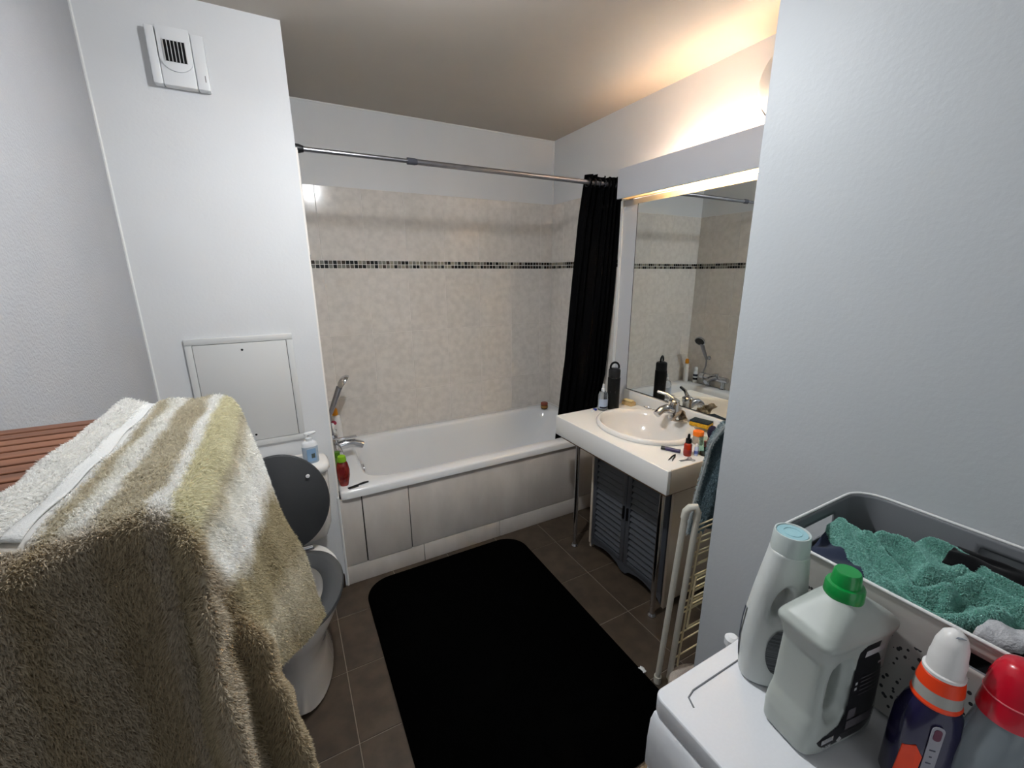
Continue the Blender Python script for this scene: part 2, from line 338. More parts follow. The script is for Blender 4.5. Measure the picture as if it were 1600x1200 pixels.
for i in range(14): tb.box(-.028+i*.0035, -.0265+i*.0035, -.014, 0, .002, .005)
tag(tb.build('teeth', dark_plastic, rz_), kind='stuff')
jr = simple_bottle('candle_jar', 'small dark jar with reddish lid on the far right tub corner', 'jar', (1.715, 2.655, .530), [(0, 0), (.024, 0), (.027, .005), (.027, .032), (0, .032)], mat('dark_jar', (58, 34, 18), .2, coat=.5),
    [(0, .032), (.0265, .032), (.0275, .036), (.0275, .047), (.025, .05), (0, .05)], mat('copper_lid', (140, 70, 50), .4))
MB().lathe([(.0274, .008), (.0277, .028), (.0274, .028)], 24).build('label_band', mat('amber_label', (150, 110, 50), .5), jr)
# ---------------------------------------------------------------- shower rod and curtain
rod = thing('shower_rod', 'grey telescopic shower curtain rod spanning above the tub', 'curtain rod', (XS, 2.05, 2.045))
W(rod, MB().lathe([(0, 0), (.017, 0), (.017, .012), (.012, .03), (0, .03)], 20, (XS, 2.05, 2.043), 'x').build('end_cap', dark_plastic, rod))
W(rod, MB().tube([(XS+.02, 2.05, 2.043), (.62, 2.05, 2.045)], .0095, 16).build('thin_tube', steel, rod))
W(rod, MB().tube([(.60, 2.05, 2.045), (XR-.03, 2.05, 2.048)], .0125, 16).build('thick_tube', steel, rod))
W(rod, MB().lathe([(0, 0), (.0145, 0), (.0145, .035), (.0125, .045), (0, .045)], 20, (.575, 2.05, 2.045), 'x').build('collar', mat('grey_collar', (70, 70, 78), .4), rod))
W(rod, MB().lathe([(0, -.03), (.013, -.03), (.017, -.012), (.017, 0), (0, 0)], 20, (XR, 2.05, 2.048), 'x').build('end_cap', dark_plastic, rod))
cu = thing('shower_curtain', 'black shower curtain gathered at the right end of the rod, tucked into the tub', 'curtain', (1.7, 2.09, .2))
G = []; NU, NV = 150, 50
for j in range(NV+1):
    v = j/NV; z = 2.085-(2.085-.24)*v; row = []
    zq = [2.085, 1.85, 1.5, 1.03, .68, .44, .24][::-1]
    xl = np.interp(z, zq, [1.585, 1.602, 1.603, 1.592, 1.577, 1.555, 1.55][::-1]); yl_ = np.interp(z, zq, [2.052, 2.13, 2.175, 2.205, 2.24, 2.25, 2.25][::-1]); xr_ = np.interp(z, [.24, .86, 1.4, 2.08], [1.79, 1.812, 1.828, 1.830])
    yr_ = np.interp(z, [.24, .6, .9, 2.08], [2.20, 2.15, 2.09, 2.052])
    for i in range(NU+1):
        u = i/NU; a = .030*(1-.35*v)*(.6+.4*math.sin(u*5+1)**2); ph = (u+.06*math.sin(u*9))*2*math.pi*6.5
        row.append((xl+(xr_-xl)*u + .007*math.sin(ph*2+v*3), yl_+(yr_-yl_)*u**.6+a*math.sin(ph+.5*math.sin(v*5))+.01*math.sin(3*v+u*4)*v, z+.004*math.sin(u*40)))
    G.append(row)
mbc = MB().grid(G); co = W(cu, mbc.build('cloth', curtain_m, cu, smooth=180, fix=False)); sd = co.modifiers.new('s', 'SOLIDIFY'); sd.thickness = .0016
for k, x in enumerate((1.592, 1.632, 1.668, 1.706, 1.744, 1.782)):
    pts = [(x+.004*math.sin(2*math.pi*i/20), 2.05+.021*math.cos(2*math.pi*i/20), 2.047+.021*math.sin(2*math.pi*i/20)) for i in range(21)]
    W(cu, MB().tube(pts, .0035, 8, False).build('eyelet', mat('eyelet_metal', (60, 60, 64), .3, metal=1), cu))
# ---------------------------------------------------------------- vanity wall panel, mirror, valance
VP = 1.805
pan = tag(bx(VP, XR, .735, 2.000, .70, 1.955).build('wall_panel', mat('panel_paint', (216, 217, 220), .4), None, .002), 'white board panel on the right wall that carries the mirror, beside the curtain', 'panel')
mr = thing('mirror', 'large frameless wall mirror above the washbasin', 'mirror', (VP, 1.4, .87))
W(mr, bx(VP-.006, VP-.0002, .76, 1.862, .872, 1.925).build('glass', mirror_m, mr))
W(mr, MB().box(VP-.0068, VP-.0002, 1.862, 1.8645, .870, 1.925).box(VP-.0068, VP-.0002, .76, 1.8645, .8695, .872).build('edge', black_m, mr))
va = thing('light_valance', 'white valance box above the mirror with warm light strips inside', 'light fitting', (1.75, 1.32, 1.94))
W(va, bx(1.698, 1.712, .74, 1.925, 1.948, 2.098).build('front_board', mat('valance_paint', (208, 210, 216), .45), va, .001))
W(va, bx(1.7125, XR-.002, 1.911, 1.925, 1.958, 2.098).build('end_board', MC['valance_paint'], va))
dif = bpy.data.materials.new('warm_diffuser'); dif.use_nodes = True; nt = dif.node_tree; nt.nodes.clear()
o_ = nt.nodes.new('ShaderNodeOutputMaterial'); tl = nt.nodes.new('ShaderNodeBsdfTranslucent'); df = nt.nodes.new('ShaderNodeBsdfDiffuse'); mxs = nt.nodes.new('ShaderNodeMixShader')
tl.inputs[0].default_value = lin((255, 238, 200)); df.inputs[0].default_value = lin((226, 180, 120)); mxs.inputs[0].default_value = .4
nt.links.new(tl.outputs[0], mxs.inputs[1]); nt.links.new(df.outputs[0], mxs.inputs[2]); nt.links.new(mxs.outputs[0], o_.inputs[0])
W(va, bx(1.714, 1.757, .74, 1.908, 1.950, 1.953).build('diffuser', dif, va))
W(va, bx(1.7615, 1.803, .74, 1.908, 1.956, 1.959).build('diffuser', dif, va))
W(va, bx(1.757, 1.7615, .74, 1.908, 1.947, 1.962).build('divider', pale_wood, va))
W(va, MB().tube([(1.752, 1.03, 2.05), (1.752, 1.41, 2.05)], .008, 10).build('lamp_tube', mat('tube_glow', (255, 220, 170), .5, emit=(255, 214, 150, 2)), va))
sc = thing('wall_lamp', 'unlit grey-white dome lamp on the right wall above the valance', 'wall lamp', (1.85, 1.10, 2.27))
W(sc, MB().lathe([(0, -.11), (.05, -.108), (.10, -.09), (.135, -.05), (.145, -.015), (.145, -.002), (0, -.002)], 36, (XR, 1.10, 2.27), 'x').build('shade', grey_plastic_w, sc, smooth=50))
W(sc, MB().lathe([(.1445, -.02), (.15, -.018), (.15, -.0005), (.1445, -.0005)], 36, (XR, 1.10, 2.27), 'x').build('rim', chrome, sc))
# ---------------------------------------------------------------- vanity counter
CZ = .797
vn = thing('vanity_counter', 'white washbasin counter with a deep front edge on chrome legs', 'counter', (1.55, 1.43, 0))
BC = (1.545, 1.455)
# top with oval hole
outer = rrect(1.262, VP-.001, 1.045, 1.823, .012, 3); NO = 96
def outer_pt(a):
    x0, x1, y0, y1 = 1.262, VP-.001, 1.045, 1.823; dx, dy = math.cos(a), math.sin(a); t = 9
    if dx > 1e-9: t = min(t, (x1-BC[0])/dx)
    if dx < -1e-9: t = min(t, (x0-BC[0])/dx)
    if dy > 1e-9: t = min(t, (y1-BC[1])/dy)
    if dy < -1e-9: t = min(t, (y0-BC[1])/dy)
    return (BC[0]+dx*t, BC[1]+dy*t)
angs = sorted([2*math.pi*i/NO for i in range(NO)]+[math.atan2(y-BC[1], x-BC[0]) % (2*math.pi) for x in (1.262, VP-.001) for y in (1.045, 1.823)])
BA, BB = .225, .262
def el(a, k): return (BC[0]+BA*k*math.cos(a), BC[1]+BB*k*math.sin(a))
def rr_(f, z): return [(*f(a), z) for a in angs]
W(vn, MB().rings([rr_(lambda a: el(a, .93), CZ-.03), rr_(lambda a: el(a, .93), CZ), rr_(outer_pt, CZ), rr_(outer_pt, CZ-.03)], False, False).build('worktop', laminate, vn, .0, smooth=25))
W(vn, bx(1.255, 1.275, 1.040, 1.823, .690, CZ-.0005).build('front_fascia', laminate, vn, .004))
W(vn, bx(1.2755, VP-.001, 1.040, 1.056, .690, CZ-.0005).build('side_fascia', cream_lam, vn, .002))  # near end tinted cream: warm shade on the white counter put into colour
W(vn, bx(1.2755, VP-.001, 1.807, 1.823, .690, CZ-.0005).build('side_fascia', laminate, vn, .002))
W(vn, bx(1.785, VP-.0008, 1.045, 1.868, CZ-.0, .866).build('splashback', laminate, vn, .004))
W(vn, MB().box(1.276, 1.306, 1.06, 1.80, .672, .689).box(1.306, 1.80, 1.060, 1.085, .672, .689).box(1.306, 1.80, 1.79, 1.805, .672, .689).build('support_board', mat('brown_board', (120, 92, 66), .6), vn))
for y in (1.132, 1.731):
    l = W(vn, MB().tube([(1.345, y, .012), (1.345, y, .672)], .0125, 16).build('leg', chrome, vn))
    q = MB().lathe([(0, 0), (.019, 0), (.020, .006), (.014, .016), (0, .016)], 18, (1.345, y, 0)).build('foot', chrome, l)
ba = thing('washbasin', 'oval white drop-in washbasin set in the counter', 'washbasin', (BC[0], BC[1], CZ))
def er(k, z, dx=0): return [(BC[0]+dx+BA*k*math.cos(2*math.pi*i/64), BC[1]+BB*k*math.sin(2*math.pi*i/64), z) for i in range(64)]
W(ba, MB().rings([er(.985, CZ+.0005), er(1.0, CZ+.006), er(1.0, CZ+.014), er(.98, CZ+.021), er(.94, CZ+.024), er(.89, CZ+.016, -.004), er(.86, CZ-.002, -.008), er(.80, CZ-.045, -.012), er(.66, CZ-.10, -.015), er(.42, CZ-.135, -.01), er(.1, CZ-.145)], False, True).build('bowl', ceramic, ba, smooth=60))
W(ba, MB().lathe([(0, 0), (.022, 0), (.024, .003), (.012, .005), (0, .005)], 20, (BC[0], BC[1], CZ-.146)).build('drain', chrome, ba))
fa = thing('basin_tap', 'chrome single-lever tap behind the washbasin', 'tap', (1.748, 1.455, CZ))
W(fa, MB().lathe([(0, .012), (.027, .012), (.028, .02), (.024, .03), (.024, .085), (.028, .09), (.028, .11), (.012, .122), (0, .122)], 24, (1.748, 1.455, CZ)).build('body', chrome, fa, smooth=50))
W(fa, MB().tube([(1.745, 1.455, CZ+.055), (1.70, 1.456, CZ+.075), (1.66, 1.457, CZ+.072), (1.628, 1.458, CZ+.052)], [.021, .021, .020, .019], 18).build('spout', chrome, fa, smooth=60))
W(fa, MB().tube([(1.748, 1.455, CZ+.115), (1.73, 1.49, CZ+.138), (1.71, 1.535, CZ+.145)], [.011, .009, .008], 12).build('lever', chrome, fa))
# gauze/shell-like crumpled wrapper hung on tap
cr = MB(); G = []
for i in range(13):
    r = []
    for j in range(25):
        a = 2*math.pi*j/24; rad = .024+.006*math.sin(5*a+i)+.012*(i/12)
        r.append((1.712+rad*math.cos(a)-.002*i, 1.408-.0045*i+rad*.4*math.sin(a*2), CZ+.036+.030*(i/12)+rad*math.sin(a)*.8))
    G.append(r)
cr.grid(G); o = tag(cr.build('seashell', mat('shell_shine', (196, 178, 150), .3, col2=(120, 96, 70), nscale=40, coat=.5), None, smooth=180), 'crinkled beige and brown seashell beside the basin tap', 'seashell'); o.modifiers.new('s', 'SOLIDIFY').thickness = .0015
# ---------------------------------------------------------------- louvred cabinet below the counter
cb = thing('louvred_cabinet', 'dark grey cabinet with two louvred doors under the washbasin', 'cabinet', (1.6, 1.41, 0))
CX = 1.42
W(cb, bx(CX+.004, 1.80, 1.135, 1.149, .03, .655).build('side_panel', cream_lam, cb, .001))
W(cb, bx(CX-.004, 1.80, 1.676, 1.690, .03, .655).build('side_panel', cream_lam, cb, .001))
W(cb, bx(CX+.02, 1.80, 1.150, 1.675, .641, .655).build('top_panel', cream_lam, cb))
W(cb, bx(CX+.02, 1.80, 1.150, 1.675, .05, .065).build('bottom_panel', cream_lam, cb))
for k, (y0, y1) in enumerate(((1.152, 1.411), (1.414, 1.673))):
    dr = MB(); fwid = .028; z0, z1 = .07, .638
    D = W(cb, MB().box(CX-.002, CX+.014, y0, y0+fwid, z0, z1).box(CX-.002, CX+.014, y1-fwid, y1, z0, z1).box(CX-.002, CX+.014, y0+fwid, y1-fwid, z1-fwid, z1).box(CX-.002, CX+.014, y0+fwid, y1-fwid, z0, z0+fwid).build('door', louvre_m, cb, .0015))
    b_ = MB().box(CX+.013, CX+.016, y0+fwid, y1-fwid, z0+fwid, z1-fwid).build('door_back', louvre_m, D)
    n = 15; sm = None
    for i in range(n):
        z = z0+fwid+.006+(z1-z0-2*fwid-.012)*(i+.5)/n
        s_ = MB().prism([(CX-.003, z-.012), (CX-.001, z-.016), (CX+.012, z+.008), (CX+.012, z+.013)], y0+fwid, y1-fwid, lambda a, b, h: (a, h, b)).build('slat', louvre_m, D)
    hy = y1-.012 if k == 0 else y0+.012
    h_ = MB().box(CX-.012, CX-.002, hy-.005, hy+.005, .33, .40).build('handle', black_m, D, .002)
ap = [(1.152, .07), (1.152, .012)] + [(1.152+.521*t, .045-.012*math.cos(4*math.pi*t)*(1) - (.018 if abs(t-.5) < .06 else 0)) for t in [i/24 for i in range(1, 24)]] + [(1.673, .012), (1.673, .07)]
W(cb, MB().prism(ap, CX, CX+.012, lambda a, b, h: (h, a, b)).build('scalloped_apron', louvre_m, cb))
for y in (1.142, 1.683): W(cb, bx(CX+.004, CX+.03, y-.007, y+.007, 0, .03).build('foot', cream_lam, cb))
for y in (1.142, 1.683): W(cb, bx(1.77, 1.795, y-.007, y+.007, 0, .03).build('foot', cream_lam, cb))
ed = tag(bx(1.797, 1.8045, 1.978, 2.000, .80, 1.955).build('trim_5', mat('caulk', (232, 232, 230), .5), None, .001), kind='structure')
# ---------------------------------------------------------------- things on the counter
fk = thing('flask', 'tall black drinking flask with a carry loop, beside the clear bottle', 'flask', (1.613, 1.770, CZ), R(-25)); fk.scale = (1.0, 1.0, 1.10)
MB().lathe([(0, 0), (.033, 0), (.035, .004), (.035, .165), (.033, .168), (0, .168)], 32).build('body', black_m, fk)
MB().lathe([(0, .168), (.032, .168), (.033, .172), (.033, .205), (.030, .212), (.02, .216), (0, .216)], 32).build('cap', dark_plastic, fk)
MB().tube([(.024*math.cos(a), .0, .222+.024*math.sin(a)) for a in [math.pi*i/16 - .25 + (.5*i/16) for i in range(17)]], .0055, 10).build('carry_loop', black_m, fk)
MB().lathe([(.0352, .09), (.0355, .092), (.0355, .10), (.0352, .102)], 8).build('mark', dark_plastic, fk)
clear = mat('clear_plastic', (236, 240, 244), .06, trans=.92, ior=1.3)
t = simple_bottle('saline_bottle', 'clear plastic bottle with white nozzle and pale label, left of the flask', 'bottle', (1.545, 1.778, CZ),
    [(0, 0), (.023, 0), (.025, .004), (.025, .075), (.02, .09), (.009, .098), (0, .098)], clear, [(0, .098), (.0095, .098), (.010, .110), (.006, .113), (.004, .132), (0, .134)], white_plastic)
t.scale = (1.12, 1.12, 1.15)
t2 = MB(); G = [[(.0256*math.cos(a), .0256*math.sin(a), z) for z in (.012, .06)] for a in [R(180+i*12) for i in range(13)]]
t2.grid(G); l = t2.build('label', mat('pale_blue_label', (176, 186, 206), .5), t, smooth=60)
MB().grid([[(.0259*math.cos(a), .0259*math.sin(a), z) for z in (.013, .022)] for a in [R(195+i*10) for i in range(13)]]).build('label_stripe', mat('navy_label', (24, 26, 44), .4), t)
lc = thing('contact_lens_case', 'small blue and white lens case in front of the clear bottle', 'case', (1.487, 1.783, CZ), R(20))
MB().box(-.024, .024, -.008, .008, 0, .003).build('tray', white_plastic, lc, .002)
blue = mat('blue_cap', (40, 60, 150), .35)
MB().lathe([(0, .003), (.011, .003), (.0115, .006), (.0105, .010), (0, .010)], 18, (.012, 0, 0)).build('screw_cap', blue, lc)
MB().lathe([(0, .003), (.010, .003), (.010, .007), (.0095, .009), (0, .009)], 18, (-.014, 0, 0)).build('screw_cap', white_plastic, lc)
sx = thing('soap_box', 'pale wooden box with a soap bar, at the back left of the counter', 'box', (1.742, 1.775, CZ), R(97))
MB().box(-.035, .035, -.022, .022, 0, .022).build('box', pale_wood, sx, .002)
MB().box(-.028, .034, -.016, .016, .0225, .032).build('soap_bar', mat('soap_yellow', (226, 206, 150), .5), sx, .004)
ck = thing('hair_comb', 'cream plastic comb lying on the basin rim left of the tap', 'comb', (1.735, 1.63, CZ+.0), R(-72))
MB().tube([(-.07, 0, .004), (-.03, .002, .004), (.0, .0, .0045), (.06, .0, .004)], [.003, .004, .0045, .003], 8).build('spine', mat('cream_plastic', (214, 200, 168), .4), ck)
for i in range(12): MB().box(.0+i*.005, .0025+i*.005, -.016, 0, .002, .005).build('tooth', MC['cream_plastic'], ck)
ch = thing('necklace', 'thin tangled silver necklace behind the comb', 'necklace', (1.765, 1.60, CZ))
MB().tube([(.012*math.sin(i*.9)+.006*math.sin(i*2.3), -.06+i*.0035+.012*math.cos(i*1.1), .004+.012*abs(math.sin(i*.7))) for i in range(40)], .0012, 6).build('chain', chrome, ch)
MB().lathe([(0, 0), (.006, 0), (.006, .003), (0, .003)], 12, (.0, -.065, 0)).build('clasp', chrome, ch)
spg = thing('sponge', 'yellow sponge with dark scouring pad, lying on the basin rim behind the orange-lidded jar', 'sponge', (1.745, 1.280, CZ+.0245), R(-76))
MB().box(-.046, .046, -.030, .030, .001, .022).build('foam', mat('sponge_yellow', (232, 178, 40), .9, noise=.3, nscale=120, bump=.5, bscale=300), spg, .003)
MB().box(-.046, .046, -.030, .030, .0222, .030).build('scouring_pad', mat('scour_pad', (40, 52, 58), .95, noise=.4, nscale=160, bump=.6, bscale=400), spg, .002)
jar = simple_bottle('orange_lid_jar', 'small clear jar with bright orange lid, in front of the sponge', 'jar', (1.596, 1.178, CZ), [(0, 0), (.021, 0), (.022, .003), (.022, .036), (.020, .04), (0, .04)], mat('pinkish_jar', (206, 190, 176), .15, trans=.5),
    [(0, .04), (.0235, .04), (.024, .044), (.024, .058), (.022, .061), (0, .061)], mat('bright_orange', (246, 120, 20), .35))
dp = simple_bottle('dropper_bottle', 'amber-red dropper bottle with black dropper cap, near the counter corner', 'bottle', (1.448, 1.112, CZ), [(0, 0), (.0155, 0), (.0165, .003), (.0165, .05), (.013, .056), (.008, .058), (0, .058)],
    mat('amber_glass', (206, 62, 14), .1, trans=.3, col2=(170, 34, 10), nscale=10, coat=.5), [(0, .058), (.0115, .058), (.0115, .075), (.006, .077), (.0058, .092), (.003, .098), (0, .098)], black_m)
MB().lathe([(.0166, .008), (.0169, .03), (.0166, .03)], 20).build('label_band', mat('dark_red_label', (140, 20, 20), .4), dp)
wv = simple_bottle('white_vial', 'tiny white and blue vial right of the dropper bottle', 'vial', (1.481, 1.094, CZ), [(0, 0), (.0085, 0), (.0092, .002), (.0092, .036), (.007, .040), (0, .040)],
    mat('pale_blue_white', (200, 210, 232), .4), [(0, .04), (.0065, .04), (.0070, .046), (.004, .052), (0, .053)], white_plastic)
MB().lathe([(.0093, .008), (.0095, .022), (.0093, .022)], 16).build('label_band', mat('blue_print', (90, 110, 180), .4), wv)
pc = thing('purple_pencil', 'fat dark purple make-up pencil lying left of the dropper bottle', 'pencil', (1.425, 1.165, CZ), R(-62))
MB().lathe([(0, -.035), (.008, -.035), (.0085, -.03), (.0085, .028), (0, .028)], 14, (0, 0, .0086), 'x').build('barrel', mat('purple_plastic', (52, 38, 84), .35), pc)
MB().lathe([(.0085, -.052), (.008, -.03), (0, -.03)][::1], 14, (0, 0, .0086), 'x').build('tip', dark_plastic, pc)
tw = thing('tweezers', 'black tweezers lying at the front of the counter', 'tweezers', (1.372, 1.122, CZ), R(25))
for s_ in (-1, 1): MB().tube([(.035, 0, .003), (.01, .005*s_, .003), (-.02, .006*s_, .003), (-.035, .008*s_, .002)], [.0025, .003, .0025, .001], 6).build('arm', black_m, tw)
cl = thing('nail_scissors', 'small steel nail scissors near the counter corner', 'scissors', (1.398, 1.078, CZ), R(-12))
for s_ in (-1, 1):
    MB().tube([(-.03, .004*s_, .003), (0, 0, .003), (.02, -.008*s_, .003)], [.001, .003, .002], 6).build('blade', steel, cl)
    MB().tube([(.028+.009*math.cos(a), -.011*s_+.007*math.sin(a), .003) for a in [2*math.pi*i/12 for i in range(13)]], .0014, 6).build('finger_ring', steel, cl)
br = thing('makeup_brush', 'dark purple make-up brush standing in a glass beside the hanging towel', 'brush', (1.522, 1.083, CZ))
MB().tube([(0, 0, .008), (.010, -.004, .06), (.014, -.006, .078)], [.004, .006, .008], 12).build('handle', mat('brush_handle', (150, 112, 96), .4), br)
MB().tube([(.014, -.006, .078), (.016, -.008, .092), (.018, -.011, .115), (.019, -.012, .128)], [.009, .016, .017, .009], 14).build('bristles', mat('dark_bristles', (40, 32, 54), .9), br)
gl = thing('glass_tumbler', 'clear greenish glass tumbler holding the brush beside the hanging towel', 'tumbler', (1.522, 1.083, CZ))
MB().lathe([(0, 0), (.026, 0), (.030, .07), (.028, .07), (.0245, .006), (0, .006)], 24).build('glass', mat('green_glass', (200, 226, 216), .04, trans=1, ior=1.4), gl)
cm = thing('lip_gloss', 'small dark red and black lip gloss tube in the tumbler', 'lip gloss', (1.514, 1.074, CZ+.007))
MB().tube([(0, 0, .0), (-.006, 0, .035)], .005, 12).build('cap', black_m, cm); MB().tube([(-.006, 0, .0352), (-.010, 0, .06)], .0052, 12).build('tube', mat('rose_tube', (190, 90, 90), .3), cm)
# ---------------------------------------------------------------- access hatch and ventilation grille
ht = thing('access_hatch', 'white square access panel set in the wall above the toilet', 'access panel', (-.165, YS, 1.07))
hp = mat('hatch_paint', (212, 212, 210), .5)
fr = MB().box(-.353, .022, YS-.010, YS-.0005, 1.287, 1.312).box(-.353, .022, YS-.010, YS-.0005, .835, .861).box(-.353, -.329, YS-.010, YS-.0005, .861, 1.287).box(-.002, .022, YS-.010, YS-.0005, .861, 1.287)
W(ht, fr.build('frame', hp, ht, .003)); W(ht, bx(-.329, -.002, YS-.002, YS-.0005, .861, 1.287).build('gap', void_m, ht))
W(ht, bx(-.3275, -.0035, YS-.011, YS-.003, .8625, 1.2855).build('door', hp, ht, .0006))
for z in (1.258, .888): W(ht, MB().lathe([(0, -.0116), (.0045, -.0116), (.0045, -.0105), (0, -.0105)], 14, (-.165, YS, z), 'y').build('lock_hole', void_m, ht))
vt = thing('ventilation_grille', 'white plastic air extractor grille high on the wall', 'vent', (-.205, YS, 2.265))
f0 = YS-.036
W(vt, bx(-.285, -.258, f0, YS-.0005, 2.18, 2.35).build('side_cover', white_plastic, vt, .005))
W(vt, bx(-.162, -.125, f0, YS-.0005, 2.18, 2.346).build('side_cover', white_plastic, vt, .005))
W(vt, bx(-.2570, -.163, f0+.002, YS-.0005, 2.18, 2.350).build('centre_cover', white_plastic, vt, .004))
cur = [(-.255, 2.352), (-.255, 2.30)] + [(-.210+.046*math.cos(a), 2.262+.04*math.sin(a)) for a in [math.pi+math.pi*i/14 for i in range(15)]] + [(-.164, 2.30), (-.164, 2.352)]
W(vt, MB().prism(cur, f0-.004, f0+.002, lambda a, b, h: (a, h, b)).build('shutter_plate', white_plastic, vt, .0012))
W(vt, bx(-.240, -.180, f0-.0046, f0-.004, 2.250, 2.312).build('opening', void_m, vt))
for i in range(7): W(vt, bx(-.2405+i*.0100, -.2385+i*.0100, f0-.010, f0-.0046, 2.250, 2.312).build('grille_bar', grey_plastic_w, vt))
W(vt, bx(-.137, -.1345, f0-.0006, f0, 2.205, 2.225).build('mark', gr, vt))
# ---------------------------------------------------------------- toilet
to = thing('toilet', 'white close-coupled toilet with raised dark grey lid, against the shaft wall', 'toilet', (-.105, 1.75, 0))
cx = -.105
def tring(hw, y0, y1, z, e=4): return [(a, b, z) for a, b in sup(hw, (y1-y0)/2, e, 40, (cx, (y0+y1)/2))]
W(to, MB().rings([tring(.165, 1.87, 2.015, .40), tring(.185, 1.85, 2.018, .46), tring(.192, 1.835, 2.018, .60), tring(.195, 1.83, 2.018, .725)]).build('cistern', ceramic, to, smooth=50))
W(to, MB().rings([tring(.197, 1.826, 2.019, .726), tring(.203, 1.820, 2.019, .735), tring(.203, 1.82, 2.019, .755), tring(.193, 1.83, 2.012, .766), tring(.15, 1.87, 1.99, .768)]).build('cistern_lid', ceramic, to, smooth=50))
W(to, MB().lathe([(0, 0), (.024, 0), (.025, .006), (.016, .009), (0, .008)], 20, (cx-.02, 1.93, .768)).build('flush_button', chrome, to))
def bring(hw, yb, yf, z, e=2.3):
    # egg outline: back yb, front yf
    out = []
    for i in range(48):
        t_ = 2*math.pi*i/48; c_, s_ = math.cos(t_), math.sin(t_); ym = yb-(yb-yf)*.42
        yy = ym+(s_*(yb-ym) if s_ > 0 else s_*(ym-yf)); ee = 3.2 if s_ > 0 else 2.1
        xx = hw*math.copysign(abs(c_)**(2/ee), c_); out.append((cx+xx, yy, z))
    return out
bowl = [bring(.115, 1.86, 1.40, 0), bring(.118, 1.86, 1.385, .02), bring(.10, 1.86, 1.42, .10), bring(.105, 1.86, 1.40, .20), bring(.145, 1.86, 1.35, .30), bring(.178, 1.86, 1.315, .37), bring(.182, 1.86, 1.31, .40),
        bring(.175, 1.855, 1.317, .405), bring(.135, 1.78, 1.355, .402), bring(.125, 1.77, 1.37, .37), bring(.09, 1.72, 1.43, .26), bring(.03, 1.62, 1.5, .22)]
W(to, MB().rings(bowl).build('bowl', ceramic, to, smooth=60))
W(to, MB().rings([bring(.183, 1.775, 1.305, .408), bring(.188, 1.775, 1.30, .416), bring(.183, 1.77, 1.305, .426), bring(.15, 1.74, 1.335, .428), bring(.118, 1.70, 1.375, .423), bring(.112, 1.69, 1.385, .410)], False, False).build('seat', seat_m, to, smooth=60))
ld = []
for k, dy in enumerate((0, .003, .012, .015)):
    q = 1 if k in (1, 2) else .985; row = []
    for i in range(56):
        a = 2*math.pi*i/56; x = cx+.184*q*math.cos(a); zz = .445+.205+.213*q*math.sin(a); yy = 1.775+.012*(zz-.43)/.4*1.6 - dy
        row.append((x, yy+.012, zz))
    ld.append(row)
W(to, MB().rings(ld).build('lid', mat('dark_grey_lid', (62, 63, 65), .45), to, smooth=50))
for dx_ in (-.075, .075):
    W(to, MB().lathe([(0, -.02), (.011, -.02), (.011, .02), (0, .02)], 14, (cx+dx_, 1.775, .436), 'x').build('hinge', chrome, to))
W(to, bx(cx-.10, cx+.10, 1.768, 1.79, .424, .430).build('hinge_bar', chrome, to, .002))
for dx_, zz in ((.112, .755), (-.112, .755), (-.09, .53)): W(to, MB().lathe([(0, -.006), (.007, -.005), (.008, .0), (0, .0)], 14, (cx+dx_, 1.768+.012*(zz-.43)/.25, zz), 'y').build('bumper', white_plastic, to))
sd_ = thing('soap_dispenser', 'pale blue hand soap pump bottle on the toilet cistern', 'soap dispenser', (.030, 1.895, .7665), R(10))
def lring(a, b, z, e=2.6): return [(p, q, z) for p, q in sup(a, b, e, 32)]
MB().rings([lring(.028, .019, 0), lring(.031, .021, .004), lring(.031, .021, .075), lring(.027, .019, .092), lring(.015, .014, .099)]).build('bottle', mat('soap_blue', (182, 200, 218), .2, trans=.25, col2=(206, 216, 226), nscale=20), sd_, smooth=50)
MB().rings([lring(.0312, .0212, .076), lring(.0278, .0198, .0925), lring(.0155, .0145, .1)]).build('shoulder', white_plastic, sd_, smooth=50)
MB().lathe([(0, .099), (.013, .099), (.013, .112), (.005, .114), (.005, .126), (0, .126)], 18).build('collar', white_plastic, sd_)
MB().rings([[(a+.004, b, .126) for a, b in sup(.02, .009, 3, 20)], [(a+.008, b, .134) for a, b in sup(.024, .010, 3, 20)], [(a+.008, b, .137) for a, b in sup(.02, .008, 3, 20)]]).build('pump_head', white_plastic, sd_, smooth=40)
MB().box(-.018, .018, -.0222, -.021, .012, .068).build('label', mat('label_blue', (140, 172, 204), .4), sd_)
MB().box(-.001, .013, -.0228, -.0222, .026, .046).build('label_picture', mat('label_dark', (78, 88, 84), .5), sd_)
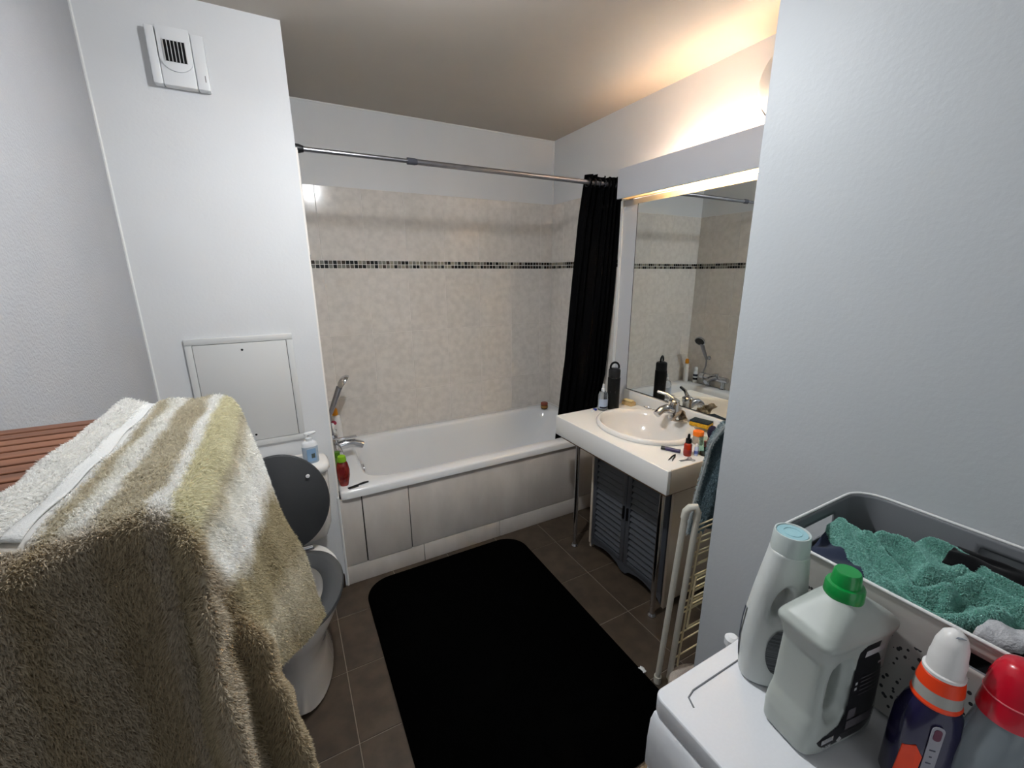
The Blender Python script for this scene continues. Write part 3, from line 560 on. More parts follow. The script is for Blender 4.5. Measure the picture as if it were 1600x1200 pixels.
# ---------------------------------------------------------------- rugs and litter
rg = [MB()]
rug = tag(MB().prism(rrect(.195, 1.09, .70, 1.985, .13, 10), .0005, .011).build('bath_rug', rug_m, None, .004), 'large black bath rug with rounded corners on the floor', 'rug')
rb = tag(MB().prism(rrect(.62, 1.06, .405, .690, .04, 5), .0005, .008).build('doormat', beige_rug_m, None, .003), 'shaggy beige mat beside the washing machine', 'mat')
def tufts(parent, P, Nrm, st, length, width, m, lean=(0, 0, -.3), jit=.5, name='pile'):
    n = len(P); rn = rng.normal(size=(n, 3)); d = Nrm+np.array(lean)+jit*rn*.5; d /= np.linalg.norm(d, axis=1)[:, None]
    s = np.cross(d, rng.normal(size=(n, 3))); s /= np.linalg.norm(s, axis=1)[:, None]
    L_ = length*(.65+.7*rng.random(n))[:, None]; wv_ = width*(.7+.6*rng.random(n))[:, None]; g = np.array([0, 0, -1.])
    a, b = P-s*wv_/2, P+s*wv_/2; mid = P+d*L_*.55; c, e = mid-s*wv_*.5, mid+s*wv_*.5; tip = P+d*L_*.95+g*L_*.18+rng.normal(size=(n, 3))*length*.08
    V = np.stack([a, b, e, c, tip], 1).reshape(-1, 3)
    i0 = np.arange(n)*5; loops = np.stack([i0, i0+1, i0+2, i0+3, i0+3, i0+2, i0+4], 1).reshape(-1)
    me = bpy.data.meshes.new(name); me.vertices.add(n*5); me.vertices.foreach_set('co', V.astype(np.float32).ravel())
    me.loops.add(n*7); me.loops.foreach_set('vertex_index', loops.astype(np.int32)); me.polygons.add(n*2)
    me.polygons.foreach_set('loop_start', np.stack([np.arange(n)*7, np.arange(n)*7+4], 1).ravel().astype(np.int32))
    me.update(calc_edges=True)
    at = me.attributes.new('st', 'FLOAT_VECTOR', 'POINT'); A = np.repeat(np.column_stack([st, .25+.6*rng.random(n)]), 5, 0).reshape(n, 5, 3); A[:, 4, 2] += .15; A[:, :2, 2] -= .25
    at.data.foreach_set('vector', A.astype(np.float32).ravel()); me.materials.append(m)
    return tag(link(name, me, parent), kind='stuff')
def fibre(name, stops=None, colr=None, dark=.5, taupe=None, rough=.9):
    m = bpy.data.materials.new(name); m.use_nodes = True; nt = m.node_tree; N = nt.nodes; L = nt.links; b = N['Principled BSDF']; b.inputs['Roughness'].default_value = rough; b.inputs['Specular IOR Level'].default_value = .15; b.inputs['Sheen Weight'].default_value = .25
    at = N.new('ShaderNodeAttribute'); at.attribute_name = 'st'; sp_ = N.new('ShaderNodeSeparateXYZ'); L.new(at.outputs['Vector'], sp_.inputs[0])
    if stops:
        nz = N.new('ShaderNodeTexNoise'); nz.inputs['Scale'].default_value = 22; nz.inputs['Detail'].default_value = 3; tc = N.new('ShaderNodeTexCoord'); L.new(tc.outputs['Object'], nz.inputs[0])
        ma = N.new('ShaderNodeMath'); ma.operation = 'MULTIPLY_ADD'; L.new(nz.outputs[0], ma.inputs[0]); ma.inputs[1].default_value = .05; L.new(sp_.outputs[0], ma.inputs[2])
        m2 = N.new('ShaderNodeMath'); m2.operation = 'SUBTRACT'; L.new(ma.outputs[0], m2.inputs[0]); m2.inputs[1].default_value = .025
        rp = N.new('ShaderNodeValToRGB'); E_ = rp.color_ramp.elements
        while len(E_) < len(stops): E_.new(.5)
        for e_, (p_, c_) in zip(E_, stops): e_.position = p_; e_.color = lin(c_)
        L.new(m2.outputs[0], rp.inputs[0]); src = rp.outputs[0]
        if taupe:   # front drop mixed towards taupe; its shade is put into the colour
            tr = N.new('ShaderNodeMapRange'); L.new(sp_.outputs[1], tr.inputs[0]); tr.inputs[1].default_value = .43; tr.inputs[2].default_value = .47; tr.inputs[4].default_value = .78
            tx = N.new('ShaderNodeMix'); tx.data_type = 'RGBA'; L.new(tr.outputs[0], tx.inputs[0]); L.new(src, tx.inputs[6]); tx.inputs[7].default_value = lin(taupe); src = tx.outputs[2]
    else:
        rg_ = N.new('ShaderNodeRGB'); rg_.outputs[0].default_value = lin(colr); src = rg_.outputs[0]
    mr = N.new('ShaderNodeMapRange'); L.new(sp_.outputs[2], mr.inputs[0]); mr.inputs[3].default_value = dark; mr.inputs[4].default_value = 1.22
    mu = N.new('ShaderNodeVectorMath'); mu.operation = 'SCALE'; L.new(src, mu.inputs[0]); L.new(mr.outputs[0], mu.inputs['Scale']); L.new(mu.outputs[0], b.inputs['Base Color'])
    tl_ = N.new('ShaderNodeBsdfTranslucent'); L.new(mu.outputs[0], tl_.inputs[0]); ms = N.new('ShaderNodeMixShader'); ms.inputs[0].default_value = .42; L.new(b.outputs[0], ms.inputs[1]); L.new(tl_.outputs[0], ms.inputs[2]); L.new(ms.outputs[0], N['Material Output'].inputs[0])
    return m
n = 9000; X = rng.random((n, 2)); Pp = np.column_stack([.63+.42*X[:, 0], .415+.265*X[:, 1], np.full(n, .007)])
tufts(rb, Pp, np.tile([0, 0, 1.], (n, 1)), X, .014, .003, fibre('beige_fibre', colr=(186, 164, 134)), jit=1.0)
pp = MB(); G = [[(1.085+.016*i/4+.003*math.sin(j), .925+.028*j/4, .004+.012*abs(math.sin(i*1.3+j))) for j in range(5)] for i in range(5)]
pp.grid(G); o = tag(pp.build('paper_scrap', white_plastic, None), 'small white crumpled paper scrap on the floor at the rug edge', 'paper'); o.modifiers.new('s', 'SOLIDIFY').thickness = .0008
# ---------------------------------------------------------------- wooden shelf unit
SZ = 1.298
wsx = thing('wooden_shelf_unit', 'slatted red-brown wooden shelf unit at the left, under the striped towel', 'shelf unit', (-.29, .75, 0))
x0, x1, y0, y1 = XL+.006, -.122, .515, 1.003
for xa in (x0, x1-.03):
    for ya in (y0, y1-.03): W(wsx, bx(xa, xa+.03, ya, ya+.03, 0, SZ-.012).build('post', wood_m, wsx, .002))
slm = MB().box(-(x1-x0)/2, (x1-x0)/2, -.0135, .0135, -.012, 0).mesh('slat', .0012, 1); slm.materials.append(wood_m)
for zt in (SZ, .92, .54, .16):
    k = 0
    y = y1-.0137
    while y > y0+.013:
        o = link('slat', slm, wsx); o.matrix_parent_inverse = Matrix.Translation(-Vector(wsx.location)); o.location = ((x0+x1)/2, y, zt); y -= .0342; k += 1
    for xa in (x0+.03, x1-.055): W(wsx, bx(xa, xa+.025, y0+.03, y1-.03, zt-.045, zt-.0125).build('rail', wood_m, wsx, .001))
    W(wsx, bx(x0+.03, x1-.03, y1-.022, y1-.002, zt-.045, zt-.0125).build('rail', mat('dark_rail_wood', (70, 40, 30), .6), wsx, .001))
# ---------------------------------------------------------------- striped towel (control net, subdivided)
cols = 11
net = [  # rows from the back edge over the top, then down the front
 [(-0.298, 0.998, 1.302), (-0.274, 1.000, 1.329), (-0.252, 0.992, 1.320), (-0.224, 0.992, 1.316), (-0.178, 0.992, 1.318), (-0.136, 0.992, 1.318), (-0.112, 0.990, 1.300), (-0.094, 1.000, 1.225), (-0.060, 1.000, 1.030), (-0.028, 1.000, 0.890), (0.000, 0.975, 0.745)],
 [(-0.298, 0.870, 1.302), (-0.274, 0.870, 1.329), (-0.252, 0.865, 1.320), (-0.224, 0.865, 1.316), (-0.178, 0.865, 1.318), (-0.136, 0.865, 1.318), (-0.112, 0.865, 1.300), (-0.095, 0.870, 1.220), (-0.072, 0.875, 1.080), (-0.058, 0.865, 0.930), (-0.050, 0.860, 0.785)],
 [(-0.298, 0.740, 1.302), (-0.274, 0.740, 1.329), (-0.252, 0.740, 1.320), (-0.224, 0.740, 1.316), (-0.178, 0.740, 1.318), (-0.136, 0.740, 1.318), (-0.112, 0.740, 1.300), (-0.098, 0.740, 1.220), (-0.086, 0.745, 1.100), (-0.080, 0.745, 0.980), (-0.078, 0.740, 0.870)],
 [(-0.298, 0.620, 1.302), (-0.274, 0.620, 1.329), (-0.252, 0.620, 1.320), (-0.224, 0.620, 1.316), (-0.178, 0.620, 1.318), (-0.136, 0.620, 1.318), (-0.113, 0.618, 1.302), (-0.100, 0.618, 1.240), (-0.088, 0.625, 1.120), (-0.078, 0.630, 1.030), (-0.085, 0.640, 0.940)],
 [(-0.298, 0.515, 1.302), (-0.274, 0.500, 1.329), (-0.252, 0.500, 1.320), (-0.224, 0.500, 1.316), (-0.178, 0.503, 1.318), (-0.136, 0.503, 1.318), (-0.115, 0.500, 1.303), (-0.102, 0.492, 1.265), (-0.094, 0.515, 1.190), (-0.068, 0.520, 1.120), (-0.080, 0.600, 1.000)],
 [(-0.300, 0.478, 1.280), (-0.282, 0.455, 1.290), (-0.262, 0.450, 1.290), (-0.236, 0.462, 1.285), (-0.180, 0.490, 1.278), (-0.140, 0.490, 1.275), (-0.118, 0.484, 1.258), (-0.102, 0.462, 1.225), (-0.095, 0.500, 1.150), (-0.062, 0.495, 1.090), (-0.068, 0.580, 0.970)],
 [(-0.300, 0.468, 1.190), (-0.282, 0.440, 1.190), (-0.262, 0.435, 1.190), (-0.236, 0.455, 1.190), (-0.180, 0.492, 1.190), (-0.140, 0.492, 1.190), (-0.122, 0.484, 1.180), (-0.102, 0.440, 1.160), (-0.092, 0.492, 1.100), (-0.052, 0.480, 1.040), (-0.060, 0.570, 0.920)],
 [(-0.300, 0.468, 1.040), (-0.282, 0.440, 1.040), (-0.262, 0.432, 1.040), (-0.236, 0.450, 1.040), (-0.180, 0.485, 1.040), (-0.140, 0.488, 1.040), (-0.126, 0.480, 1.030), (-0.096, 0.425, 1.030), (-0.082, 0.480, 1.000), (-0.040, 0.465, 0.955), (-0.050, 0.560, 0.860)],
 [(-0.300, 0.470, 0.880), (-0.282, 0.440, 0.880), (-0.262, 0.435, 0.880), (-0.236, 0.450, 0.880), (-0.180, 0.480, 0.880), (-0.140, 0.480, 0.880), (-0.125, 0.475, 0.880), (-0.088, 0.420, 0.880), (-0.070, 0.470, 0.870), (-0.026, 0.460, 0.850), (-0.040, 0.540, 0.800)],
 [(-0.300, 0.472, 0.700), (-0.282, 0.450, 0.700), (-0.262, 0.440, 0.700), (-0.236, 0.450, 0.700), (-0.180, 0.480, 0.700), (-0.140, 0.480, 0.700), (-0.120, 0.475, 0.700), (-0.080, 0.425, 0.700), (-0.058, 0.470, 0.700), (-0.015, 0.460, 0.700), (-0.030, 0.540, 0.700)],
]
def catmull(A, k):   # along axis 0
    n = len(A); out = []
    for i in range(n-1):
        p0_, p1_, p2_, p3_ = A[max(i-1, 0)], A[i], A[i+1], A[min(i+2, n-1)]
        for j in range(k):
            t = j/k; out.append(.5*((2*p1_)+(-p0_+p2_)*t+(2*p0_-5*p1_+4*p2_-p3_)*t*t+(-p0_+3*p1_-3*p2_+p3_)*t**3))
    out.append(A[-1]); return np.array(out)
def cloth_surface(net, k): A = catmull(np.array(net, float), k); return catmull(A.transpose(1, 0, 2), k).transpose(1, 0, 2)
def grid_normals(S):
    du = np.gradient(S, axis=1); dv = np.gradient(S, axis=0); n_ = np.cross(du, dv); n_ /= np.linalg.norm(n_, axis=2)[..., None]+1e-12; return n_
def surf_object(name, S, m, parent, sgn=1, thick=.004):
    nv, nu = S.shape[:2]; me = bpy.data.meshes.new(name); idx = np.arange(nv*nu).reshape(nv, nu)
    F = np.stack([idx[:-1, :-1], idx[:-1, 1:], idx[1:, 1:], idx[1:, :-1]], -1).reshape(-1, 4)
    if sgn < 0: F = F[:, ::-1]
    me.from_pydata(S.reshape(-1, 3).tolist(), [], F.tolist()); me.polygons.foreach_set('use_smooth', [True]*len(F))
    at = me.attributes.new('st', 'FLOAT_VECTOR', 'POINT'); U, V_ = np.meshgrid(np.linspace(0, 1, nu), np.linspace(0, 1, nv)); at.data.foreach_set('vector', np.stack([U, V_, np.full_like(U, .25)], -1).astype(np.float32).ravel())
    me.materials.append(m); o = link(name, me, parent); sdf = o.modifiers.new('s', 'SOLIDIFY'); sdf.thickness = thick; sdf.offset = -1 if thick > 0 else 1; return o
def sample(S, n, umask=None):
    nrm = grid_normals(S); nv, nu = S.shape[:2]
    a = np.linalg.norm(np.cross(S[:-1, 1:]-S[:-1, :-1], S[1:, :-1]-S[:-1, :-1]), axis=2)
    if umask is not None: a = a*umask((np.arange(nu-1)+.5)/(nu-1), (np.arange(nv-1)+.5)/(nv-1))
    c = np.cumsum(a.ravel()); q = np.searchsorted(c, rng.random(n)*c[-1]); i, j = q//(nu-1), q % (nu-1); u, v = rng.random(n)[:, None], rng.random(n)[:, None]
    P_ = S[i, j]*(1-u)*(1-v)+S[i, j+1]*u*(1-v)+S[i+1, j]*(1-u)*v+S[i+1, j+1]*u*v
    return P_, nrm[i, j], np.column_stack([(j+u[:, 0])/(nu-1), (i+v[:, 0])/(nv-1)])
S = cloth_surface(net, 12)
nb = grid_normals(S); sgn = 1 if nb[10, 60][2] > 0 else -1; nb = nb*sgn
vv, uu = np.meshgrid(np.linspace(0, 1, S.shape[0]), np.linspace(0, 1, S.shape[1]), indexing='ij')
S = S+nb*(.003*np.sin(uu*41+vv*9)*np.sin(vv*17+uu*5)+.002*np.sin(vv*50+uu*23))[..., None]
wt, be, ye, tn, gy = (240, 239, 236), (208, 200, 180), (222, 217, 190), (178, 166, 136), (233, 231, 224)
stops = [(0, wt), (.29, wt), (.305, be), (.325, be), (.34, gy), (.38, wt), (.40, be), (.47, be), (.485, wt), (.52, wt), (.535, ye), (.63, ye), (.66, be), (.69, gy), (.75, wt), (.785, tn), (.86, tn), (.90, be), (1, tn)]
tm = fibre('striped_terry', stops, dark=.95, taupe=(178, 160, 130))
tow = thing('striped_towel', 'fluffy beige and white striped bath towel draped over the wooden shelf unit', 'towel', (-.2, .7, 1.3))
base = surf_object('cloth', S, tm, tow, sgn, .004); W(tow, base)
mk = lambda u, v: np.where((u[None, :] > .222) & (u[None, :] < .280) & (v[:, None] < .455), 0., 1.)*np.where(v[:, None] > .93, .4, 1)
Pp, Nn, st = sample(S, 330000, mk)
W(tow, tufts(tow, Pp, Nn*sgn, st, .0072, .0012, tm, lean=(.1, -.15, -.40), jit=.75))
KH = int(.455*(S.shape[0]-1)); hemS = S[:KH, int(.224*(S.shape[1]-1)):int(.280*(S.shape[1]-1))+1]+nb[:KH, int(.224*(S.shape[1]-1)):int(.280*(S.shape[1]-1))+1]*.004
W(tow, surf_object('hem', hemS, mat('hem_white', (204, 204, 202), .8, bump=.4, bscale=400), tow, sgn, .002))
# ---------------------------------------------------------------- drying rack and hanging towel
rk = thing('drying_rack', 'white folded drying rack leaning at the end of the partition wall', 'drying rack', (1.12, .85, 0))
rkm = mat('rack_white', (206, 202, 190), .35)
def fr_(x, ya, yb): return [(x, ya, .02), (x, yb, .77)]
W(rk, MB().tube(fr_(1.114, .880, .838), .0105, 12).build('frame_tube', rkm, rk)); W(rk, MB().tube([(1.20, .838, .014), (1.150, .846, .014), (1.142, .850, .035), (1.142, .812, .775)], .0105, 12).build('frame_tube', rkm, rk))
W(rk, MB().tube([(1.114, .840, .745), (1.114, .836, .775), (1.120, .826, .792), (1.134, .816, .795), (1.142, .812, .775), (1.142, .814, .745)], .0125, 14).build('corner_joint', rkm, rk, smooth=60))
W(rk, MB().lathe([(0, 0), (.014, 0), (.014, .03), (0, .03)], 12, (1.114, .88, 0)).build('foot_cap', rkm, rk))
W(rk, MB().tube([(1.70, .880, .02), (1.70, .838, .77)], .0105, 12).build('frame_tube', rkm, rk))
wm = mat('rack_wire', (222, 208, 170), .35)
def yl(z, o=0): return .852-.040*(z/.77)+o
for z in (.13, .20, .245, .345, .365, .395, .44, .47, .50, .545, .59, .605, .64, .665, .70, .72):
    W(rk, MB().tube([(1.142, yl(z), z), (1.70, yl(z), z)], .0028, 8).build('wire', wm, rk))
for z in (.29, .38, .41, .455, .515, .575):
    W(rk, MB().tube([(1.165, yl(z, -.02), z), (1.66, yl(z, -.02), z)], .0036, 8).build('wire', wm, rk))
W(rk, MB().tube([(1.165, yl(.29, -.02), .29), (1.165, yl(.515, -.02), .515)], .004, 8).build('wing_bar', wm, rk)); W(rk, MB().tube([(1.160, yl(.1, -.012), .1), (1.160, yl(.7, -.012), .70)], .0035, 8).build('wing_bar', wm, rk))
# grey-teal towel: draped over the rack top
A = []
for r_ in range(7):
    z = 1.06-.40*r_/6; row = []
    for c_ in range(9):
        x = np.interp(z, [.66, .73, .90, 1.06], [1.155, 1.167, 1.205, 1.233])+.012*(r_ == 0)+.05*c_/2; row.append((x, .835+.016*math.sin(c_*1.7+r_*.35)+.006*r_/6-.02*(r_ == 0)+.012*(c_ % 2), z+.006*math.sin(c_)))
    A.append(row)
S2 = cloth_surface(A, 7); n2 = grid_normals(S2); s2 = 1 if n2[5, 5][1] < 0 else -1
teal_g = fibre('grey_teal_terry', [(0, (200, 206, 206)), (.07, (150, 168, 174)), (.12, (120, 142, 150)), (1, (112, 134, 144))], dark=.8)
hk = thing('towel_hook', 'small chrome hook on the end of the partition wall', 'hook', (1.45, YP, 1.07))
W(hk, MB().box(1.44, 1.46, YP+.0005, YP+.004, 1.04, 1.09).build('plate', chrome, hk, .001)); W(hk, MB().tube([(1.45, YP+.004, 1.055), (1.45, YP+.07, 1.05), (1.45, YP+.12, 1.055), (1.45, YP+.128, 1.075)], .005, 10).build('arm', chrome, hk))
tt = thing('hanging_towel', 'grey-teal towel hanging on a hook between the counter and the partition', 'towel', (1.35, .84, 1.05))
W(tt, surf_object('cloth', S2, teal_g, tt, s2, .006)); Pp, Nn, st = sample(S2, 22000)
W(tt, tufts(tt, np.concatenate([Pp]), Nn*s2, st, .006, .0018, teal_g, jit=1.0))
W(tt, tufts(tt, Pp[:12000]-Nn[:12000]*s2*.007, -Nn[:12000]*s2, st[:12000], .006, .0018, teal_g, jit=1.0))
hsx = thing('drain_hose', 'pale corrugated drain hose on the floor behind the washing machine', 'hose', (1.17, .80, .05))
pts = [(1.16+.05*math.cos(a), .79+.035*math.sin(a), .045+.07*i/16) for i, a in enumerate([R(200-i*20) for i in range(17)])]
for _ in range(1): pts = [tuple(p) for p in catmull(np.array(pts), 8)]
W(hsx, MB().tube(pts, [.019+.0025*(i % 2) for i in range(len(pts))], 12).build('corrugated_tube', mat('hose_pale', (206, 196, 186), .5), hsx))
# ---------------------------------------------------------------- washing machine
wmx = thing('washing_machine', 'white front-loading washing machine against the partition wall', 'washing machine', (.78, .09, 0))
mw = mat('machine_white', (222, 224, 228), .32, noise=.02, nscale=200)
MX0, MX1, MY0, MY1 = .482, 1.088, -.21, .387
W(wmx, MB().prism(rrect(MX0+.012, MX1, MY0+.004, MY1-.004, .01), .015, .812).build('cabinet', mw, wmx, smooth=30))
topm = MB().prism(rrect(MX0, MX1, MY0, MY1, .018, 5), .8125, .850); W(wmx, topm.build('top', mw, wmx, .004, 3))
gm = mat('groove_grey', (120, 122, 126), .6)
gp = [(.700, .356, .8502), (.545, .356, .8502), (.527, .350, .8502), (.521, .338, .8502), (.521, -.15, .8502)]
W(wmx, MB().tube([(.98, .356, .8502), (.545, .356, .8502), (.528, .351, .8502), (.521, .335, .8502)], .0016, 6).build('groove', gm, wmx))
fp = [(.812, MX0+.002), (.80, MX0-.006), (.76, MX0-.010), (.70, MX0-.010), (.69, MX0+.002), (.69, MX0+.011), (.812, MX0+.011)]
W(wmx, MB().prism(fp, MY0+.004, MY1-.004, lambda a, b, h: (b, h, a)).build('control_panel', mw, wmx, .002))
W(wmx, bx(MX0-.006, MX0+.0115, MY0+.004, MY1-.035, .10, .686).build('front_panel', mw, wmx, .004)); W(wmx, bx(MX0-.002, MX0+.0115, MY1-.0335, MY1-.004, .10, .686).build('corner_strip', mw, wmx, .002))
W(wmx, MB().lathe([(.0, -.03), (.13, -.03), (.165, -.02), (.175, 0), (0, 0)], 40, (MX0-.006, .09, .43), 'x').build('door', mat('door_grey', (150, 152, 156), .3), wmx, smooth=50))
W(wmx, MB().lathe([(0, -.034), (.11, -.033), (.125, -.028), (0, -.028)], 40, (MX0-.008, .09, .43), 'x').build('door_glass', mat('dark_glass', (20, 22, 26), .05, coat=.5), wmx, smooth=50))
W(wmx, MB().lathe([(0, -.02), (.022, -.02), (.026, 0), (0, 0)], 28, (MX0-.014, .09, .75), 'x').build('dial', grey_plastic_w, wmx))
for a, b in ((MX0+.05, MY0+.05), (MX1-.05, MY0+.05), (MX0+.05, MY1-.05), (MX1-.05, MY1-.05)): W(wmx, MB().lathe([(0, 0), (.02, 0), (.02, .015), (0, .015)], 12, (a, b, 0)).build('foot', dark_plastic, wmx))
sr = thing('capped_pipe', 'small white capped pipe end showing behind the machine top beside the partition', 'pipe', (.735, .41, .80))
W(sr, MB().lathe([(0, 0), (.014, 0), (.014, .014), (.008, .020), (0, .020)], 20, (.732, .408, .808)).build('cap', white_plastic, sr)); W(sr, MB().tube([(.732, .408, .3), (.732, .408, .808)], .009, 12).build('pipe', white_plastic, sr))
# ---------------------------------------------------------------- laundry basket
BX0, BX1, BY0, BY1 = .757, 1.092, -.24, .383
bk = thing('laundry_basket', 'pale plastic laundry basket with grey inside, on the washing machine', 'basket', ((BX0+BX1)/2, .07, .85))
NPB = 220
def brr(off, r):
    p = rrect(BX0+off, BX1-off, BY0+off, BY1-off, r, 7); P_ = np.array(p+[p[0]]); dd = np.r_[0, np.cumsum(np.linalg.norm(np.diff(P_, axis=0), axis=1))]
    s = np.linspace(0, dd[-1], NPB, endpoint=False); return np.column_stack([np.interp(s, dd, P_[:, 0]), np.interp(s, dd, P_[:, 1])])
BH = [.853, .856, .88, .91, .94, .97, .99, 1.005, 1.015, 1.022, 1.03, 1.038, 1.046, 1.054, 1.062, 1.072, 1.078]
V_, F_ = [], []
for k, z in enumerate(BH):
    off = .022*(1-(z-.85)/.23)+(.01 if k == 0 else 0); q = brr(off, .055-.0)
    V_ += [(a, b, z) for a, b in q]
def cut(x, y, z):
    for hx, hy, ax in ((BX0, .075, 'y'), (BX1, .125, 'y'), ((BX0+BX1)/2, BY1, 'x'), ((BX0+BX1)/2, BY0, 'x')):
        if ax == 'y' and abs(x-hx) < .02 and abs(y-hy) < .062 and 1.030 < z < 1.058: return True
        if ax == 'x' and abs(y-hy) < .02 and abs(x-hx) < .058 and 1.018 < z < 1.056: return True
    return False
for k in range(len(BH)-1):
    for j in range(NPB):
        a, b = k*NPB+j, k*NPB+(j+1) % NPB; c, d_ = a+NPB, b+NPB; m_ = np.mean([V_[a], V_[b], V_[c], V_[d_]], 0)
        if not cut(*m_): F_.append((a, b, d_, c))
F_.append(tuple(range(NPB-1, -1, -1)))
pw = mat('basket_outer', (196, 194, 188), .45); 
def speckle(m):
    nt = m.node_tree; N = nt.nodes; L = nt.links; tc = N.new('ShaderNodeTexCoord'); mp = N.new('ShaderNodeMapping'); mp.inputs['Scale'].default_value = (1, 1, .7); vo = N.new('ShaderNodeTexVoronoi'); vo.inputs['Scale'].default_value = 125
    L.new(tc.outputs['Object'], mp.inputs[0]); L.new(mp.outputs[0], vo.inputs['Vector']); mh = N.new('ShaderNodeMath'); mh.operation = 'LESS_THAN'; mh.inputs[1].default_value = .30
    L.new(vo.outputs['Distance'], mh.inputs[0]); sx_ = N.new('ShaderNodeSeparateXYZ'); L.new(vo.outputs['Color'], sx_.inputs[0]); gt = N.new('ShaderNodeMath'); gt.operation = 'GREATER_THAN'; gt.inputs[1].default_value = .35; L.new(sx_.outputs[0], gt.inputs[0])
    sz = N.new('ShaderNodeSeparateXYZ'); L.new(tc.outputs['Object'], sz.inputs[0]); lt = N.new('ShaderNodeMath'); lt.operation = 'LESS_THAN'; lt.inputs[1].default_value = 1.012; L.new(sz.outputs[2], lt.inputs[0])
    m1 = N.new('ShaderNodeMath'); m1.operation = 'MULTIPLY'; L.new(mh.outputs[0], m1.inputs[0]); L.new(gt.outputs[0], m1.inputs[1]); m2 = N.new('ShaderNodeMath'); m2.operation = 'MULTIPLY'; L.new(m1.outputs[0], m2.inputs[0]); L.new(lt.outputs[0], m2.inputs[1])
    mc = N.new('ShaderNodeMix'); mc.data_type = 'RGBA'; L.new(m2.outputs[0], mc.inputs[0]); mc.inputs[6].default_value = lin((196, 194, 188)); mc.inputs[7].default_value = lin((48, 48, 50)); L.new(mc.outputs[2], N['Principled BSDF'].inputs['Base Color'])
speckle(pw)
bm_ = MB().add(V_, F_); bo = W(bk, bm_.build('shell', [pw, mat('basket_grey', (112, 114, 118), .5)], bk, smooth=50)); sdm = bo.modifiers.new('s', 'SOLIDIFY'); sdm.thickness = .004; sdm.offset = -1; sdm.material_offset = 1; sdm.material_offset_rim = 1
q = brr(-.0005, .055); W(bk, MB().tube([(a, b, 1.080) for a, b in q]+[(q[0][0], q[0][1], 1.080)], .0028, 8, False).build('rim', mat('basket_rim', (226, 226, 224), .3), bk, smooth=80))
# ring band inside top (grey lip)
# clothes
def heap(name, label, cat, m, pts_fn, nu, nv, th=.004, pile=0, plen=.005, group=None):
    t = thing(name, label, cat, (.93, .15, .95), 0, group); A_ = [[pts_fn(i/(nu-1), j/(nv-1)) for i in range(nu)] for j in range(nv)]; S_ = cloth_surface(A_, 6); n_ = grid_normals(S_); sg = 1 if np.mean(n_[..., 2]) > 0 else -1
    W(t, surf_object('cloth', S_, m, t, sg, th))
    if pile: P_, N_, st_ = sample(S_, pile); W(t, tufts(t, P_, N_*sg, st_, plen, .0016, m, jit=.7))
    return t, S_
navy = fibre('navy_cloth', colr=(66, 74, 98), dark=.9); blackc = fibre('black_cloth', colr=(14, 14, 17), dark=.9)
from mathutils import noise as mn
def nz(x, y, s, k=0): return mn.noise(Vector((x*s, y*s, k)))
heap('black_garment', 'black garment filling the basket beneath the teal towel', 'garment', blackc, lambda u, v: (.785+.28*u, -.20+.56*v, .985+.018*nz(u, v, 5, 2)+.02*math.sin(u*math.pi)*math.sin(v*math.pi)), 10, 14)
heap('navy_garment', 'dark navy garment bunched at the far end of the basket', 'garment', navy, lambda u, v: (.790+.17*u, .20+.165*v, 1.018+.022*math.sin(u*2.6+.3)*math.sin(v*2.8)+.014*nz(u, v, 3, 5)+.006*math.sin((u*1.5+v)*9)), 16, 16)
heap('dark_trousers', 'black folded trousers at the wall side of the basket', 'trousers', blackc, lambda u, v: (1.0+.08*u, -.12+.33*v, 1.040+.014*math.sin(u*3)+.012*nz(u, v, 5, 9)), 8, 12)
tealm = fibre('teal_terry', colr=(160, 208, 198), dark=.95)
# teal towel: outline in plan (left edge / right edge along y)
FOLDS = [(.024, .013, [(.937, .348), (.89, .303), (.848, .263), (.818, .222), (.802, .185), (.806, .157), (.835, .136), (.885, .112)]), (.020, .011, [(.927, .299), (.911, .267), (.88, .231), (.838, .205), (.843, .186), (.869, .176)]),
         (.022, .012, [(.9, .203), (.917, .184), (.961, .177), (.948, .148), (.932, .11), (.921, .05), (.93, -.05)]), (.020, .014, [(1.055, .242), (1.055, .208), (1.036, .174), (1.0, .144), (.98, .06), (.97, -.04)]),
         (.020, .011, [(.964, .288), (.981, .261), (.954, .227), (.916, .205)]), (.018, .009, [(.939, .159), (.89, .168), (.845, .163)]), (.012, .02, [(.96, .34), (.94, .31)]), (-.022, .010, [(.875, .190), (.905, .165)]), (-.018, .010, [(.90, .150), (.915, .130)]), (-.014, .012, [(.925, .265), (.90, .225)])]
def pdist(x, y, P_):
    b = 9
    for (x0_, y0_), (x1_, y1_) in zip(P_, P_[1:]):
        dx, dy = x1_-x0_, y1_-y0_; t_ = max(0, min(1, ((x-x0_)*dx+(y-y0_)*dy)/(dx*dx+dy*dy))); b = min(b, math.hypot(x-x0_-t_*dx, y-y0_-t_*dy))
    return b
def teal(u, v):
    y = .366-.46*v; YY = [-.1, .05, .09, .12, .157, .187, .22, .253, .284, .33, .366]
    xl_ = np.interp(y, YY, [.92, .92, .895, .835, .790, .785, .800, .832, .862, .90, .928]); xr2 = np.interp(y, YY, [1.03, 1.01, 1.005, 1.01, 1.03, 1.055, 1.078, 1.058, 1.0, .978, .975])
    x = xl_+(xr2-xl_)*u; z = 1.026+.016*math.sin(math.pi*u)**.5+.010*nz(u, v*2, 4, 1)-.012*(abs(u-.5)*2)**6
    for h_, w_, P_ in FOLDS:
        d_ = pdist(x, y, P_)
        if d_ < w_*3: z += h_*math.exp(-(d_/w_)**2)*1.15
    return (x+.004*nz(u, v, 6, 11), y+.004*nz(u, v, 6, 12), z+.0025*nz(x, y, 60, 3))
heap('teal_towel', 'crumpled teal terry towel on top of the laundry basket', 'towel', tealm, teal, 44, 60, .004, 170000, .0034)
